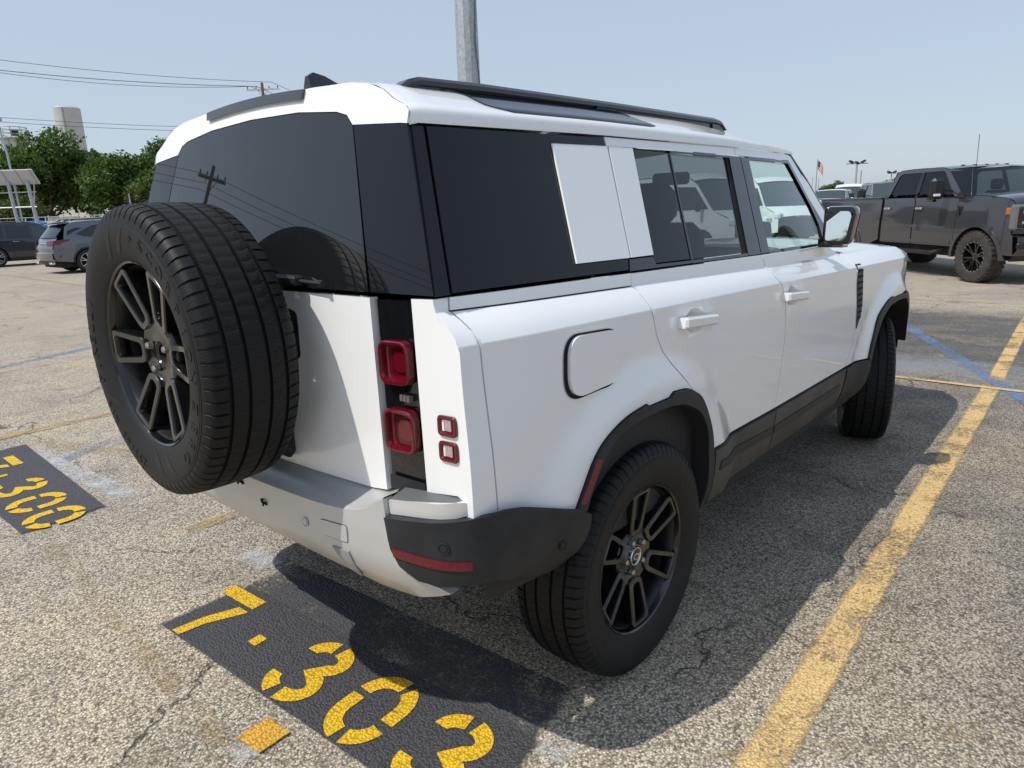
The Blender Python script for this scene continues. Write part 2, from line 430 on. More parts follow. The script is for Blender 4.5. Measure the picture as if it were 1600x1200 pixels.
def asphalt_material():
    m = bpy.data.materials.new('worn_asphalt'); t = nodes(m)
    geo = N(t, 'ShaderNodeNewGeometry'); pos = geo.outputs['Position']
    col, h = stone_layers(t, pos)
    # broad tonal patches: sun-bleached tan, grey tar-rich strips
    n1 = N(t, 'ShaderNodeTexNoise', i_Scale=0.42, i_Detail=6.0, i_Roughness=0.62); t.links.new(pos, n1.inputs['Vector'])
    n2 = N(t, 'ShaderNodeTexNoise', i_Scale=2.6, i_Detail=6.0, i_Roughness=0.65); t.links.new(pos, n2.inputs['Vector'])
    patch = ramp(t, n1.outputs['Fac'], [(0.36, (0.74, 0.74, 0.76)), (0.50, (1.0, 0.98, 0.94)), (0.66, (1.18, 1.10, 0.97))])
    patch2 = ramp(t, n2.outputs['Fac'], [(0.30, G1(0.80)), (0.55, G1(1.0)), (0.75, (1.12, 1.09, 1.03))])
    col = mixc(t, 1.0, mixc(t, 1.0, col, patch.outputs[0], 'MULTIPLY'), patch2.outputs[0], 'MULTIPLY')
    # greyer, tar-rich surface to the front and right of the SUV, sandier far to the left
    sp = N(t, 'ShaderNodeSeparateXYZ'); t.links.new(pos, sp.inputs[0])
    wob = math_(t, 'MULTIPLY', math_(t, 'SUBTRACT', n1.outputs['Fac'], 0.5), 3.0)
    fx = math_(t, 'ADD', math_(t, 'SUBTRACT', sp.outputs[0], math_(t, 'MULTIPLY', sp.outputs[1], 0.55)), wob)
    m1 = N(t, 'ShaderNodeMapRange', interpolation_type='SMOOTHSTEP'); m1.inputs['From Min'].default_value = 0.3; m1.inputs['From Max'].default_value = 2.4; t.links.new(fx, m1.inputs['Value'])
    m2 = N(t, 'ShaderNodeMapRange', interpolation_type='SMOOTHSTEP'); m2.inputs['From Min'].default_value = 10.0; m2.inputs['From Max'].default_value = 8.2; t.links.new(sp.outputs[0], m2.inputs['Value'])
    tar = math_(t, 'MULTIPLY', math_(t, 'MULTIPLY', m1.outputs[0], m2.outputs[0]), 0.85)
    blot = ramp(t, n2.outputs['Fac'], [(0.38, G1(0.35)), (0.60, G1(1.0))])
    col = mixc(t, math_(t, 'MULTIPLY', tar, blot.outputs[0]), col, mixc(t, 1.0, col, (0.38, 0.39, 0.42), 'MULTIPLY'))
    m3 = N(t, 'ShaderNodeMapRange', interpolation_type='SMOOTHSTEP'); m3.inputs['From Min'].default_value = 7.0; m3.inputs['From Max'].default_value = 13.0; t.links.new(math_(t, 'ADD', sp.outputs[1], math_(t, 'MAXIMUM', sp.outputs[0], 0.0)), m3.inputs['Value'])
    col = mixc(t, math_(t, 'MULTIPLY', m3.outputs[0], 0.55), col, mixc(t, n2.outputs['Fac'], (0.30, 0.26, 0.21), (0.40, 0.345, 0.27)))
    # cracks
    ns = N(t, 'ShaderNodeTexNoise', i_Scale=1.7, i_Detail=6.0, i_Roughness=0.6); t.links.new(pos, ns.inputs['Vector'])
    wv = N(t, 'ShaderNodeVectorMath', operation='MULTIPLY_ADD'); t.links.new(ns.outputs['Color'], wv.inputs[0]); wv.inputs[1].default_value = (0.9, 0.9, 0.0); t.links.new(pos, wv.inputs[2])
    vc = N(t, 'ShaderNodeTexVoronoi', feature='DISTANCE_TO_EDGE', i_Scale=0.62); t.links.new(wv.outputs[0], vc.inputs['Vector'])
    nb = N(t, 'ShaderNodeTexNoise', i_Scale=0.9, i_Detail=2.0); t.links.new(pos, nb.inputs['Vector'])
    keep = ramp(t, nb.outputs['Fac'], [(0.44, G1(0.0)), (0.53, G1(1.0))])
    ck = ramp(t, vc.outputs['Distance'], [(0.0, G1(0.9)), (0.0025, G1(0.6)), (0.006, G1(0.0))])
    crack = math_(t, 'MULTIPLY', ck.outputs[0], keep.outputs[0])
    col = mixc(t, crack, col, (0.035, 0.033, 0.030))
    # oil spots and brown stains
    no = N(t, 'ShaderNodeTexNoise', i_Scale=1.15, i_Detail=4.0, i_Roughness=0.55); mo = N(t, 'ShaderNodeMapping'); mo.inputs['Location'].default_value = (13.7, 4.1, 0); t.links.new(pos, mo.inputs[0]); t.links.new(mo.outputs[0], no.inputs['Vector'])
    ol = ramp(t, no.outputs['Fac'], [(0.66, G1(0.0)), (0.76, G1(0.55))])
    col = mixc(t, ol.outputs[0], col, (0.11, 0.085, 0.055))
    hh = math_(t, 'SUBTRACT', h, math_(t, 'MULTIPLY', crack, 2.5))
    bp = N(t, 'ShaderNodeBump', i_Strength=0.6, i_Distance=0.005); t.links.new(hh, bp.inputs['Height'])
    b = N(t, 'ShaderNodeBsdfPrincipled', i_Roughness=0.85); b.inputs['Specular IOR Level'].default_value = 0.3
    t.links.new(col, b.inputs['Base Color']); t.links.new(bp.outputs[0], b.inputs['Normal'])
    o = N(t, 'ShaderNodeOutputMaterial'); t.links.new(b.outputs[0], o.inputs[0])
    return m
def paint_material(name, c1, c2, wear=0.5, scale=60.0, patch=2.2, edge=0.0, alpha=1.0, soft=0.05):
    """paint on rough asphalt: it has gone from the tops of the stones and in larger worn patches"""
    m = bpy.data.materials.new(name); t = nodes(m)
    pos = N(t, 'ShaderNodeNewGeometry').outputs['Position']
    v = N(t, 'ShaderNodeTexVoronoi', i_Scale=115.0); t.links.new(pos, v.inputs['Vector'])
    n1 = N(t, 'ShaderNodeTexNoise', i_Scale=patch, i_Detail=7.0, i_Roughness=0.7); t.links.new(pos, n1.inputs['Vector'])
    n2 = N(t, 'ShaderNodeTexNoise', i_Scale=scale, i_Detail=4.0, i_Roughness=0.7); t.links.new(pos, n2.inputs['Vector'])
    s = math_(t, 'ADD', math_(t, 'MULTIPLY', n1.outputs['Fac'], 0.62), math_(t, 'MULTIPLY', n2.outputs['Fac'], 0.38))
    mask = ramp(t, s, [(wear-soft, G1(0.0)), (wear+soft, G1(alpha))])
    fac = mask.outputs[0]
    if edge > 0:   # uneven outline: uses the sheet's own uv (0..1 across)
        uv = N(t, 'ShaderNodeTexCoord').outputs['UV']; su = N(t, 'ShaderNodeSeparateXYZ'); t.links.new(uv, su.inputs[0])
        out = None
        for k in (0, 1):
            d = math_(t, 'SUBTRACT', 0.5, math_(t, 'ABSOLUTE', math_(t, 'SUBTRACT', su.outputs[k], 0.5)))
            out = d if out is None else math_(t, 'MINIMUM', out, d)
        nn = math_(t, 'MULTIPLY', math_(t, 'SUBTRACT', math_(t, 'ADD', math_(t, 'MULTIPLY', n1.outputs['Fac'], 0.6), math_(t, 'MULTIPLY', n2.outputs['Fac'], 0.4)), 0.5), edge*3.2)
        er = ramp(t, math_(t, 'ADD', out, nn), [(edge*0.5, G1(0.0)), (edge*1.6, G1(1.0))])
        fac = math_(t, 'MULTIPLY', fac, er.outputs[0])
    col = mixc(t, n2.outputs['Fac'], c1, c2)
    pit = ramp(t, v.outputs['Distance'], [(0.35, G1(1.0)), (0.70, G1(0.60))])
    col = mixc(t, 1.0, col, pit.outputs[0], 'MULTIPLY')
    bp = N(t, 'ShaderNodeBump', i_Strength=0.8, i_Distance=0.006); t.links.new(math_(t, 'SUBTRACT', 1.0, v.outputs['Distance']), bp.inputs['Height'])
    b = N(t, 'ShaderNodeBsdfPrincipled', i_Roughness=0.7); t.links.new(col, b.inputs['Base Color']); t.links.new(bp.outputs[0], b.inputs['Normal'])
    tr = N(t, 'ShaderNodeBsdfTransparent'); mx = N(t, 'ShaderNodeMixShader'); t.links.new(fac, mx.inputs[0]); t.links.new(tr.outputs[0], mx.inputs[1]); t.links.new(b.outputs[0], mx.inputs[2])
    o = N(t, 'ShaderNodeOutputMaterial'); t.links.new(mx.outputs[0], o.inputs[0])
    MAT[name] = m; return m
M_asph = asphalt_material()
b = MB(); S_ = 900.0
b.add([(-S_, -S_, 0), (S_, -S_, 0), (S_, S_, 0), (-S_, S_, 0)], [(0, 1, 2, 3)])
ground = b.build('ground', M_asph, smooth=False); tag(ground, kind='structure')
P_line = paint_material('yellow_line_paint', (0.70, 0.46, 0.17), (0.80, 0.57, 0.27), 0.445, 60, 3.0, 0.11, 1.0, 0.06)
P_worn = paint_material('worn_yellow_paint', (0.55, 0.36, 0.13), (0.62, 0.43, 0.19), 0.50, 45, 2.4, 0.05, 0.85, 0.08)
P_ghost = paint_material('ghost_yellow_paint', (0.46, 0.31, 0.11), (0.52, 0.38, 0.18), 0.56, 40, 3.0, 0.08, 0.6, 0.09)
P_blue = paint_material('blue_paint', (0.15, 0.28, 0.54), (0.21, 0.35, 0.60), 0.47, 50, 2.5, 0.09, 0.68, 0.09)
P_bluew = paint_material('worn_blue_paint', (0.16, 0.28, 0.52), (0.22, 0.35, 0.58), 0.50, 50, 2.5, 0.09, 0.55, 0.10)
P_white = paint_material('chalky_white_paint', (0.68, 0.72, 0.76), (0.78, 0.80, 0.82), 0.50, 45, 3.5, 0.10, 0.75, 0.10)
P_orange = paint_material('orange_square_paint', (0.70, 0.36, 0.03), (0.78, 0.44, 0.06), 0.30, 50, 3, 0.05)
P_pad = paint_material('pad_coating_new', (0.050, 0.050, 0.055), (0.074, 0.074, 0.080), 0.20, 60, 3, 0.016)
P_padold = paint_material('pad_coating_old', (0.060, 0.062, 0.072), (0.095, 0.098, 0.108), 0.455, 90, 2.2, 0.016, 0.95, 0.07)
P_dig = paint_material('number_yellow_paint', (0.78, 0.47, 0.006), (0.86, 0.54, 0.012), 0.215, 70, 5, 0.0, 1.0, 0.03)
P_tar = paint_material('tar_patch', (0.10, 0.105, 0.115), (0.16, 0.165, 0.17), 0.47, 30, 1.6, 0.12, 0.65, 0.10)
P_pale = paint_material('pale_patch', (0.40, 0.42, 0.44), (0.46, 0.47, 0.48), 0.47, 30, 1.6, 0.12, 0.55, 0.10)
def mark(name, pts, m_, z, label, cat='marking', group=None, nseg=1):
    """a flat sheet on the ground with a uv square over its four corners"""
    me = bpy.data.meshes.new(name); me.from_pydata([(x, y, z) for x, y in pts], [], [tuple(range(len(pts)))])
    uvl = me.uv_layers.new(name='UVMap')
    if len(pts) == 4:
        for k, c in enumerate(((0, 0), (1, 0), (1, 1), (0, 1))): uvl.data[k].uv = c
    else:
        for k in range(len(pts)): uvl.data[k].uv = (0.5, 0.5)
    me.materials.append(m_); o = bpy.data.objects.new(name, me); link(o)
    if o.data.polygons[0].normal.z < 0: o.data.flip_normals()
    tag(o, label, cat, group); return o
def strip_mark(name, a, c, w_, m_, z, label, group=None):
    a, c = Vector(a), Vector(c); d = (c-a).normalized(); n = Vector((-d.y, d.x))*w_/2
    # several quads so that the uv edge wear keeps its width along the line
    L = (c-a).length; k = max(1, int(round(L/max(w_*6, 0.8))))
    V, F, U = [], [], []
    for i in range(k+1):
        p = a+(c-a)*i/k; V += [(p.x-n.x, p.y-n.y, z), (p.x+n.x, p.y+n.y, z)]
    for i in range(k): F.append((2*i, 2*i+2, 2*i+3, 2*i+1))
    me = bpy.data.meshes.new(name); me.from_pydata(V, [], F); uvl = me.uv_layers.new(name='UVMap')
    for i in range(k):
        u0 = 0.0 if i == 0 else 0.5; u1 = 1.0 if i == k-1 else 0.5
        for q, uv in enumerate(((u0, 0), (u1, 0), (u1, 1), (u0, 1))): uvl.data[4*i+q].uv = uv
    me.materials.append(m_); o = bpy.data.objects.new(name, me); link(o)
    if me.polygons[0].normal.z < 0: me.flip_normals()
    tag(o, label, 'marking', group); return o
strip_mark('parking_line', (-2.6, -1.535), (5.0, -1.365), 0.150, P_line, 0.0060, 'yellow stall line running along the right side of the white SUV')
strip_mark('parking_line', (5.0, -1.365), (30.0, -0.45), 0.150, P_line, 0.0060, 'far stretch of yellow stall line leading to the grey pickup')
strip_mark('parking_line', (4.81, -6.0), (4.80, 0.9), 0.085, P_line, 0.0085, 'thin yellow cross line meeting the stall line ahead of the SUV')
strip_mark('parking_line', (10.4, -7.0), (9.9, 6.0), 0.11, P_worn, 0.0085, 'faded yellow cross line just before the grey pickup')
strip_mark('parking_line', (7.15, -8.0), (7.15, 2.0), 0.07, P_ghost, 0.0085, 'nearly vanished yellow line between the two cross lines')
strip_mark('parking_line', (-0.60, 1.405), (4.9, 1.33), 0.115, P_worn, 0.0060, 'worn yellow stall line under the left side of the white SUV')
strip_mark('parking_line', (-0.85, 4.20), (4.9, 4.14), 0.13, P_worn, 0.0060, 'worn yellow stall line seen left of the spare wheel')
strip_mark('parking_line', (-1.1, 7.10), (5.0, 7.02), 0.12, P_ghost, 0.0060, 'faint yellow stall line beside the blue stripe')
strip_mark('parking_line', (4.25, 10.0), (4.20, 40.0), 0.14, P_worn, 0.0060, 'faded yellow line in front of the two grey crossovers')
strip_mark('parking_line', (2.6, 10.0), (2.5, 36.0), 0.12, P_ghost, 0.0060, 'almost erased yellow line in the open lot at left')
strip_mark('parking_line', (-1.15, -0.35), (-1.06, 1.9), 0.09, P_ghost, 0.0044, 'ghost of an older yellow line left of the numbers')
strip_mark('parking_line', (-0.35, -1.30), (1.2, -2.7), 0.085, P_ghost, 0.0044, 'ghost of an older diagonal line right of the stall line')
strip_mark('parking_line', (-0.62, 4.05), (-0.05, 2.3), 0.16, P_ghost, 0.0044, 'smeared yellow paint by the left number pad')
strip_mark('blue_stripe', (7.9, 0.0), (4.3, -1.74), 0.15, P_blue, 0.0044, 'blue accessible-bay stripe crossing the stall line ahead of the SUV')
strip_mark('blue_stripe', (-0.25, 7.32), (2.6, 8.5), 0.20, P_bluew, 0.0044, 'blue stripe far left beyond the spare wheel')
strip_mark('blue_stripe', (-0.80, 3.08), (0.15, 3.60), 0.13, P_bluew, 0.0044, 'short blue stripe beside the left number pad')
mark('white_smear', [(-0.78, 3.86), (-0.62, 3.86), (-0.46, 1.95), (-0.62, 1.95)], P_white, 0.0050, 'chalky white paint smear along the left number pad')
mark('white_smear', [(-0.56, 0.95), (-0.38, 0.93), (-0.40, 0.66), (-0.55, 0.68)], P_white, 0.0050, 'pale paint smear behind the rear bumper')
mark('white_smear', [(-0.58, -0.93), (-0.44, -0.93), (-0.46, -1.06), (-0.57, -1.05)], P_white, 0.0050, 'pale paint smear at the right end of the number pad')
mark('white_smear', [(-1.16, -0.20), (-1.06, -0.20), (-1.07, -0.32), (-1.17, -0.31)], P_white, 0.0034, 'white paint edge under the orange square')
mark('tar_patch', [(5.0, -3.2), (5.0, 1.2), (9.6, 1.6), (9.6, -3.0)], P_tar, 0.0030, 'dark tar-sealed patch ahead of the white SUV')
mark('pale_patch', [(4.88, -2.6), (4.88, -0.1), (6.1, 0.1), (5.7, -2.6)], P_pale, 0.0036, 'pale grey worn patch beyond the thin cross line')
mark('tar_patch', [(1.0, 4.6), (1.5, 8.0), (2.6, 8.2), (2.2, 4.6)], P_tar, 0.0030, 'dark worn patch left of the white SUV')
# number pads
def digit(ch):
    """stencil numerals on a 0..1 x 0..1 cell: list of polygons"""
    W = 0.235
    def arc(cx, cy, rx, ry, a0, a1, w_=W, n=10):
        o = []; i_ = []
        for k in range(n+1):
            t = math.radians(a0+(a1-a0)*k/n); o.append((cx+rx*math.cos(t), cy+ry*math.sin(t))); i_.append((cx+(rx-w_)*math.cos(t), cy+(ry-w_*0.80)*math.sin(t)))
        return o+i_[::-1]
    if ch == '7':
        return [[(0.0, 0.80), (0.0, 1.0), (0.97, 1.0), (0.97, 0.80)], [(0.42, 0.0), (0.63, 0.0), (0.70, 0.30), (0.98, 0.70), (0.98, 0.735), (0.72, 0.735), (0.50, 0.36)]]
    if ch == '0':
        return [arc(0.5, 0.62, 0.5, 0.38, 78, 176)+[], arc(0.5, 0.62, 0.5, 0.38, -4, 62), [(0.765, 0.595), (1.0, 0.595), (1.0, 0.44), (0.765, 0.44)], arc(0.5, 0.38, 0.5, 0.38, 180, 262), [(0.0, 0.56), (0.235, 0.56), (0.235, 0.38), (0.0, 0.38)], arc(0.5, 0.38, 0.5, 0.38, 282, 352)]
    if ch == '3':
        ua, la = arc(0.48, 0.725, 0.48, 0.275, 78, -52), arc(0.48, 0.29, 0.52, 0.29, 48, -84); k = len(ua)//2
        return [arc(0.48, 0.725, 0.46, 0.275, 100, 180), ua[:k]+la[:k]+la[k:]+[(0.42, 0.46)]+ua[k:], arc(0.48, 0.29, 0.48, 0.29, 180, 250)]
    if ch == '.':
        return [[(0.0, 0.40), (0.0, 0.56), (0.32, 0.56), (0.32, 0.40)]]
    return []
def pad(name, quad, m_, z, label):
    return mark(name, quad, m_, z, label, 'marking')
def number(chars, org, rd, upv, cells, hgt, z, parent_label):
    e = empty('stall_number', (org[0], org[1], z))
    tag(e, parent_label, 'marking')
    for ch, (t0, t1) in zip(chars, cells):
        b = MB()
        for poly in digit(ch):
            P = []
            for u, v in poly:
                tt = t0+(t1-t0)*u; hh = hgt*v; P.append((rd[0]*tt+upv[0]*hh, rd[1]*tt+upv[1]*hh, 0.0))
            F = tuple(range(len(P)))
            a = area2(P); b.add(P, [F if a > 0 else F[::-1]])
        b.build('numeral' if ch != '.' else 'full_point', P_dig, e, smooth=False)
    return e
pad('number_pad', [(-0.640, 0.655), (-0.388, 0.672), (-0.269, -0.902), (-0.540, -0.94)], P_padold, 0.0052, 'older dark number pad half in the shadow of the rear bumper')
pad('number_pad', [(-1.005, 0.653), (-0.622, 0.645), (-0.528, -0.955), (-0.905, -1.02)], P_pad, 0.0070, 'black number pad behind the SUV carrying 7.303')
rdv = Vector((0.060, -0.998)); upv = Vector((0.998, 0.060))
number('7.303', (-0.995, 0.660), rdv, upv, [(0.01, 0.255), (0.43, 0.58), (0.655, 0.885), (0.985, 1.215), (1.305, 1.535)], 0.332, 0.0096, 'yellow stencilled number 7.303 behind the white SUV')
pad('number_pad', [(-1.17, 3.85), (-0.645, 3.86), (-0.695, 2.07), (-1.120, 2.045)], P_pad, 0.0070, 'black number pad in the stall at far left carrying 7.300')
number('7.300', (-1.085, 3.78), Vector((0.0, -1.0)), Vector((1.0, 0.0)), [(0.18, 0.44), (0.58, 0.71), (0.80, 1.06), (1.17, 1.42), (1.49, 1.74)], 0.300, 0.0096, 'yellow stencilled number 7.300 in the stall at far left')
mark('orange_square', [(-1.115, -0.195), (-0.995, -0.190), (-0.985, -0.318), (-1.105, -0.322)], P_orange, 0.0098, 'orange painted square at the edge of the number pad')
# ================================================================== the white SUV
HANDLES = ((0.335, 1.166), (1.262, 1.146))
def z_crease(x): return 1.242-0.0235*x
def z_strip_low(x): return 1.315-0.0265*min(x, 2.0)
def z_strip_top(x): return 1.355-0.0165*x
def gh_taper(x): return 0.05*clamp((x-1.1)/0.9)**2 if x > 1.1 else 0.0
def y_gh(x, z): return 0.885-0.393*(z-1.368)-gh_taper(x)
LOW = [(0.28, 0.87), (0.40, 0.915), (0.455, 0.940), (0.50, 0.954), (0.56, 0.964), (0.62, 0.967), (0.66, 0.966), (0.80, 0.971), (1.0, 0.974), (1.12, 0.972), (1.25, 0.968)]
def flare(x, z):
    f = 0.0
    for cx, a in ((0.0, 0.034), (3.022, 0.038)):
        r = math.hypot((x-cx)*0.97, z-0.40); f = max(f, a*(1-sstep(0.57, 0.72, r)))
    return f
def y_side(x, z, mode=0):
    """half width of the body side"""
    zt, zl, zc = z_strip_top(x), z_strip_low(x), z_crease(x)
    if mode == 2: y = y_gh(x, zt)+0.003+(zt-z)*0.12      # the upright strip under the windows, extended
    elif z >= zt and not mode: y = y_gh(x, z)
    elif z >= zl and not mode: y = y_gh(x, zt)+0.003+(zt-z)*0.12
    elif z >= zc:
        t = (z-zc)/(zl-zc); y1 = y_gh(x, zt)+0.010
        y = 0.968+(y1-0.968)*t+0.008*math.sin(math.pi*t)
    else:
        y = tab(LOW, z)+flare(x, z)*(1-sstep(zc-0.10, zc, z)*0.6)
        for hx, hz in HANDLES:
            q = ((x-hx)/0.085)**2+((z-hz)/0.052)**2
            if q < 1: y -= 0.024*(1-q)**1.5
    y -= 0.014*sstep(-0.50, -0.80, x)*sstep(0.85, 1.2, z)
    if x > 3.1: y -= 0.13*((x-3.1)/0.75)**2
    return y
def x_rear(y, z):
    x = -0.790+(z-1.370)*0.245 if z > 1.370 else -0.790
    return x-0.028*(1-min(1, (abs(y)/0.9)**2))
SUV = empty('suv', (0, 0, 0))
tag(SUV, 'white boxy four-door SUV with spare wheel on its tailgate, parked nearest', 'suv')
def side_fn(s, off=0.0, mode=0): return lambda x, z: (x, s*(y_side(x, z, mode)+off), z)
def gh_fn(s, off=0.0): return lambda x, z: (x, s*(y_gh(x, z)+off), z)
def rear_fn(off=0.0): return lambda y, z: (x_rear(y, z)-off, y, z)
def crease_pts(x0, x1, step=0.03):
    out = []; x = x0
    while x < x1:
        for f in (z_crease, z_strip_low):
            for d in (-0.010, -0.003, 0.003, 0.010): out.append((x, f(x)+d))
        for k in range(1, 6):
            out.append((x+step*0.5*(k % 2), z_crease(x)+0.010+(z_strip_low(x)-z_crease(x)-0.020)*k/6))
        out.append((x, z_strip_low(x)+0.022)); out.append((x, z_strip_top(x)-0.004))
        x += step
    return out
def dent_pts(hx, hz):
    return [(hx+i*0.0145, hz+j*0.013) for i in range(-6, 7) for j in range(-4, 5) if (i/6.2)**2+(j/4.2)**2 < 1]
def upto(T, x0, x1, n=10): return [(x0+(x1-x0)*k/n, T(x0+(x1-x0)*k/n)) for k in range(n+1)]
ARCH_R_OUT = [(-0.429, 0.736), (-0.388, 0.800), (-0.334, 0.872), (-0.266, 0.917), (-0.169, 0.949), (-0.056, 0.962), (-0.036, 0.951), (0.086, 0.950), (0.112, 0.964), (0.200, 0.955), (0.262, 0.934), (0.314, 0.902), (0.365, 0.836), (0.418, 0.738), (0.440, 0.640), (0.444, 0.528), (0.432, 0.440)]
ARCH_R_IN = [(-0.379, 0.722), (-0.345, 0.790), (-0.295, 0.853), (-0.228, 0.899), (-0.124, 0.921), (-0.04, 0.924), (0.036, 0.924), (0.12, 0.917), (0.201, 0.899), (0.298, 0.852), (0.345, 0.800), (0.378, 0.740), (0.394, 0.63), (0.400, 0.53), (0.395, 0.440)]
ARCH_F_OUT = [(2.462, 0.642), (2.512, 0.748), (2.603, 0.872), (2.758, 0.945), (2.86, 0.962), (2.88, 0.951), (3.14, 0.951), (3.16, 0.962), (3.25, 0.947), (3.36, 0.88), (3.45, 0.79), (3.51, 0.68), (3.53, 0.58)]
ARCH_F_IN = [(2.500, 0.600), (2.556, 0.735), (2.640, 0.842), (2.78, 0.905), (2.88, 0.917), (3.0, 0.922), (3.14, 0.917), (3.22, 0.903), (3.33, 0.840), (3.41, 0.75), (3.46, 0.66), (3.475, 0.58)]
def smooth_runs(P, n=3):
    """spline between the sharp notch corners of an arch"""
    cut = [i for i in range(1, len(P)-1) if (P[i][1]-P[i-1][1])*(P[i+1][1]-P[i][1]) < 0 and abs(P[i+1][0]-P[i][0]) < 0.03 or i > 1 and abs(P[i][0]-P[i-1][0]) < 0.03 and P[i][1] > 0.94]
    out = []; a = 0
    for c_ in cut+[len(P)-1]:
        run = P[a:c_+1]
        out += [tuple(q) for q in (spline(run, n) if len(run) > 2 else run)][:-1]; a = c_
    return out+[P[-1]]
ARCH_R_IN = spline(ARCH_R_IN, 3); ARCH_F_IN = spline(ARCH_F_IN, 3); ARCH_F_OUT = smooth_runs(ARCH_F_OUT); ARCH_R_OUT = smooth_runs(ARCH_R_OUT)
C_SEAM = [(0.031, 1.3545), (0.026, 1.316), (0.026, 1.289), (0.035, 1.250), (0.062, 1.161), (0.095, 1.105), (0.140, 1.052), (0.200, 0.995), (0.262, 0.936)]
B_SEAM = [(1.068, 1.3374), (1.077, 1.297), (1.085, 1.247), (1.123, 1.205), (1.160, 1.150), (1.176, 1.100), (1.184, 0.956), (1.170, 0.850), (1.154, 0.751), (1.132, 0.654)]
A_SEAM = [(2.030, 1.3215), (2.12, 1.292), (2.218, 1.262), (2.212, 1.205), (2.205, 1.10), (2.240, 0.970), (2.262, 0.840), (2.250, 0.765), (2.155, 0.645)]
GAP = 0.0026
def near_crease(x, z): return abs(z-z_crease(x)) < 0.017 or abs(z-z_strip_low(x)) < 0.014 or z_crease(x) < z < z_strip_low(x)
for s in (-1, 1):
    inw = (0, -s, 0)
    # rear quarter and the strip under its window
    ia = min(range(len(ARCH_R_OUT)), key=lambda i: abs(ARCH_R_OUT[i][0]-0.262)+abs(ARCH_R_OUT[i][1]-0.934))
    quarter = [(-0.705, 0.816), (-0.727, 1.256), (-0.730, 1.290), (-0.746, 1.333)]+upto(z_strip_low, -0.740, 0.026, 8)+C_SEAM[2:]+ARCH_R_OUT[:ia][::-1]
    MB().sheet(quarter, side_fn(s, 0.0, 1), 0.038, 0.02, inw, GAP, crease_pts(-0.72, 0.25), avoid=near_crease).build('rear_quarter_panel', M_white, SUV)
    strip = upto(z_strip_low, -0.746, 0.027, 6)+upto(z_strip_top, 0.031, -0.742, 6)
    MB().sheet(strip, side_fn(s, 0.001, 2), 0.05, 0.014, inw, 0.0014).build('belt_strip', M_white, SUV)
    # doors
    rd = upto(z_strip_top, 0.031, 1.068, 8)+B_SEAM[1:]+[(0.437, 0.668)]+[p for p in ARCH_R_OUT[ia:] if p[1] > 0.67][::-1]+C_SEAM[1:-1][::-1]
    rdoor = MB().sheet(rd, side_fn(s), 0.038, 0.022, inw, GAP, crease_pts(0.04, 1.1)+dent_pts(*HANDLES[0]), avoid=near_crease).build('rear_door', M_white, SUV)
    fd = upto(z_strip_top, 1.068, 2.030, 8)+A_SEAM[1:]+B_SEAM[1:][::-1]
    fdoor = MB().sheet(fd, side_fn(s), 0.038, 0.022, inw, GAP, crease_pts(1.08, 2.2)+dent_pts(*HANDLES[1]), avoid=near_crease).build('front_door', M_white, SUV)
    for (hx, hz), dr in zip(HANDLES, (rdoor, fdoor)):
        b = MB(); ys = y_side(hx-0.12, hz)
        ring = []
        for k, (dx, o, hh) in enumerate(((-0.134, -0.004, 0.017), (-0.132, 0.022, 0.0175), (-0.124, 0.030, 0.018), (0.10, 0.030, 0.018), (0.128, 0.020, 0.016), (0.137, -0.006, 0.014))):
            tz = -0.075*dx
            ring.append([Vector((hx+dx, s*(0.973+o), hz+tz+hh)), Vector((hx+dx, s*(0.973+o+0.004), hz+tz+hh-0.006)), Vector((hx+dx, s*(0.973+o+0.004), hz+tz-hh+0.006)), Vector((hx+dx, s*(0.973+o), hz+tz-hh)), Vector((hx+dx, s*(0.973+min(o, 0.008)-0.002), hz+tz-hh)), Vector((hx+dx, s*(0.973+min(o, 0.008)-0.002), hz+tz+hh))])
        b.loft(ring if s < 0 else [r[::-1] for r in ring]); b.build('door_handle', M_white, dr, angle=15)
    # lower cladding
    cl = [(0.450, 0.662), (1.130, 0.648), (1.104, 0.575), (1.134, 0.445), (1.134, 0.425), (0.448, 0.440)]
    c1 = MB().sheet(cl, side_fn(s, 0.010), 0.05, 0.02, inw, GAP).build('door_cladding', M_clad, SUV)
    cl2 = [(1.136, 0.648), (2.150, 0.640), (2.138, 0.58), (2.110, 0.43), (1.139, 0.425), (1.139, 0.445), (1.109, 0.575)]
    c2 = MB().sheet(cl2, side_fn(s, 0.010), 0.05, 0.02, inw, GAP).build('door_cladding', M_clad, SUV)
    MB().sheet([(0.50, 0.607), (1.095, 0.578), (1.107, 0.540), (0.488, 0.572)], side_fn(s, 0.010), 0.06, 0.004, inw, 0, offs=0.004).build('cladding_stripe', M_plas, c1)
    MB().sheet([(1.115, 0.577), (2.05, 0.568), (2.08, 0.534), (1.126, 0.539)], side_fn(s, 0.010), 0.06, 0.004, inw, 0, offs=0.004).build('cladding_stripe', M_plas, c2)
    MB().sheet([(2.157, 0.638), (2.450, 0.640), (2.492, 0.600), (2.455, 0.50), (2.36, 0.42), (2.116, 0.43), (2.143, 0.58)], side_fn(s, 0.014), 0.05, 0.05, inw, GAP).build('rocker_end_trim', M_plas, SUV)
    # sill under the doors
    MB().loft([[(x, s*0.945, 0.44), (x, s*0.935, 0.395), (x, s*0.86, 0.36), (x, s*0.70, 0.36), (x, s*0.70, 0.50), (x, s*0.93, 0.50)] for x in (0.44, 2.40)]).build('sill', M_under, SUV)
    # front wing
    fw_ = [(2.160, 0.645), (2.256, 0.765), (2.268, 0.840), (2.246, 0.970), (2.211, 1.10), (2.218, 1.205), (2.224, 1.2615), (2.5, 1.262), (2.9, 1.255), (3.3, 1.225), (3.55, 1.18), (3.66, 1.10), (3.70, 0.98), (3.70, 0.58)]+ARCH_F_OUT[::-1]
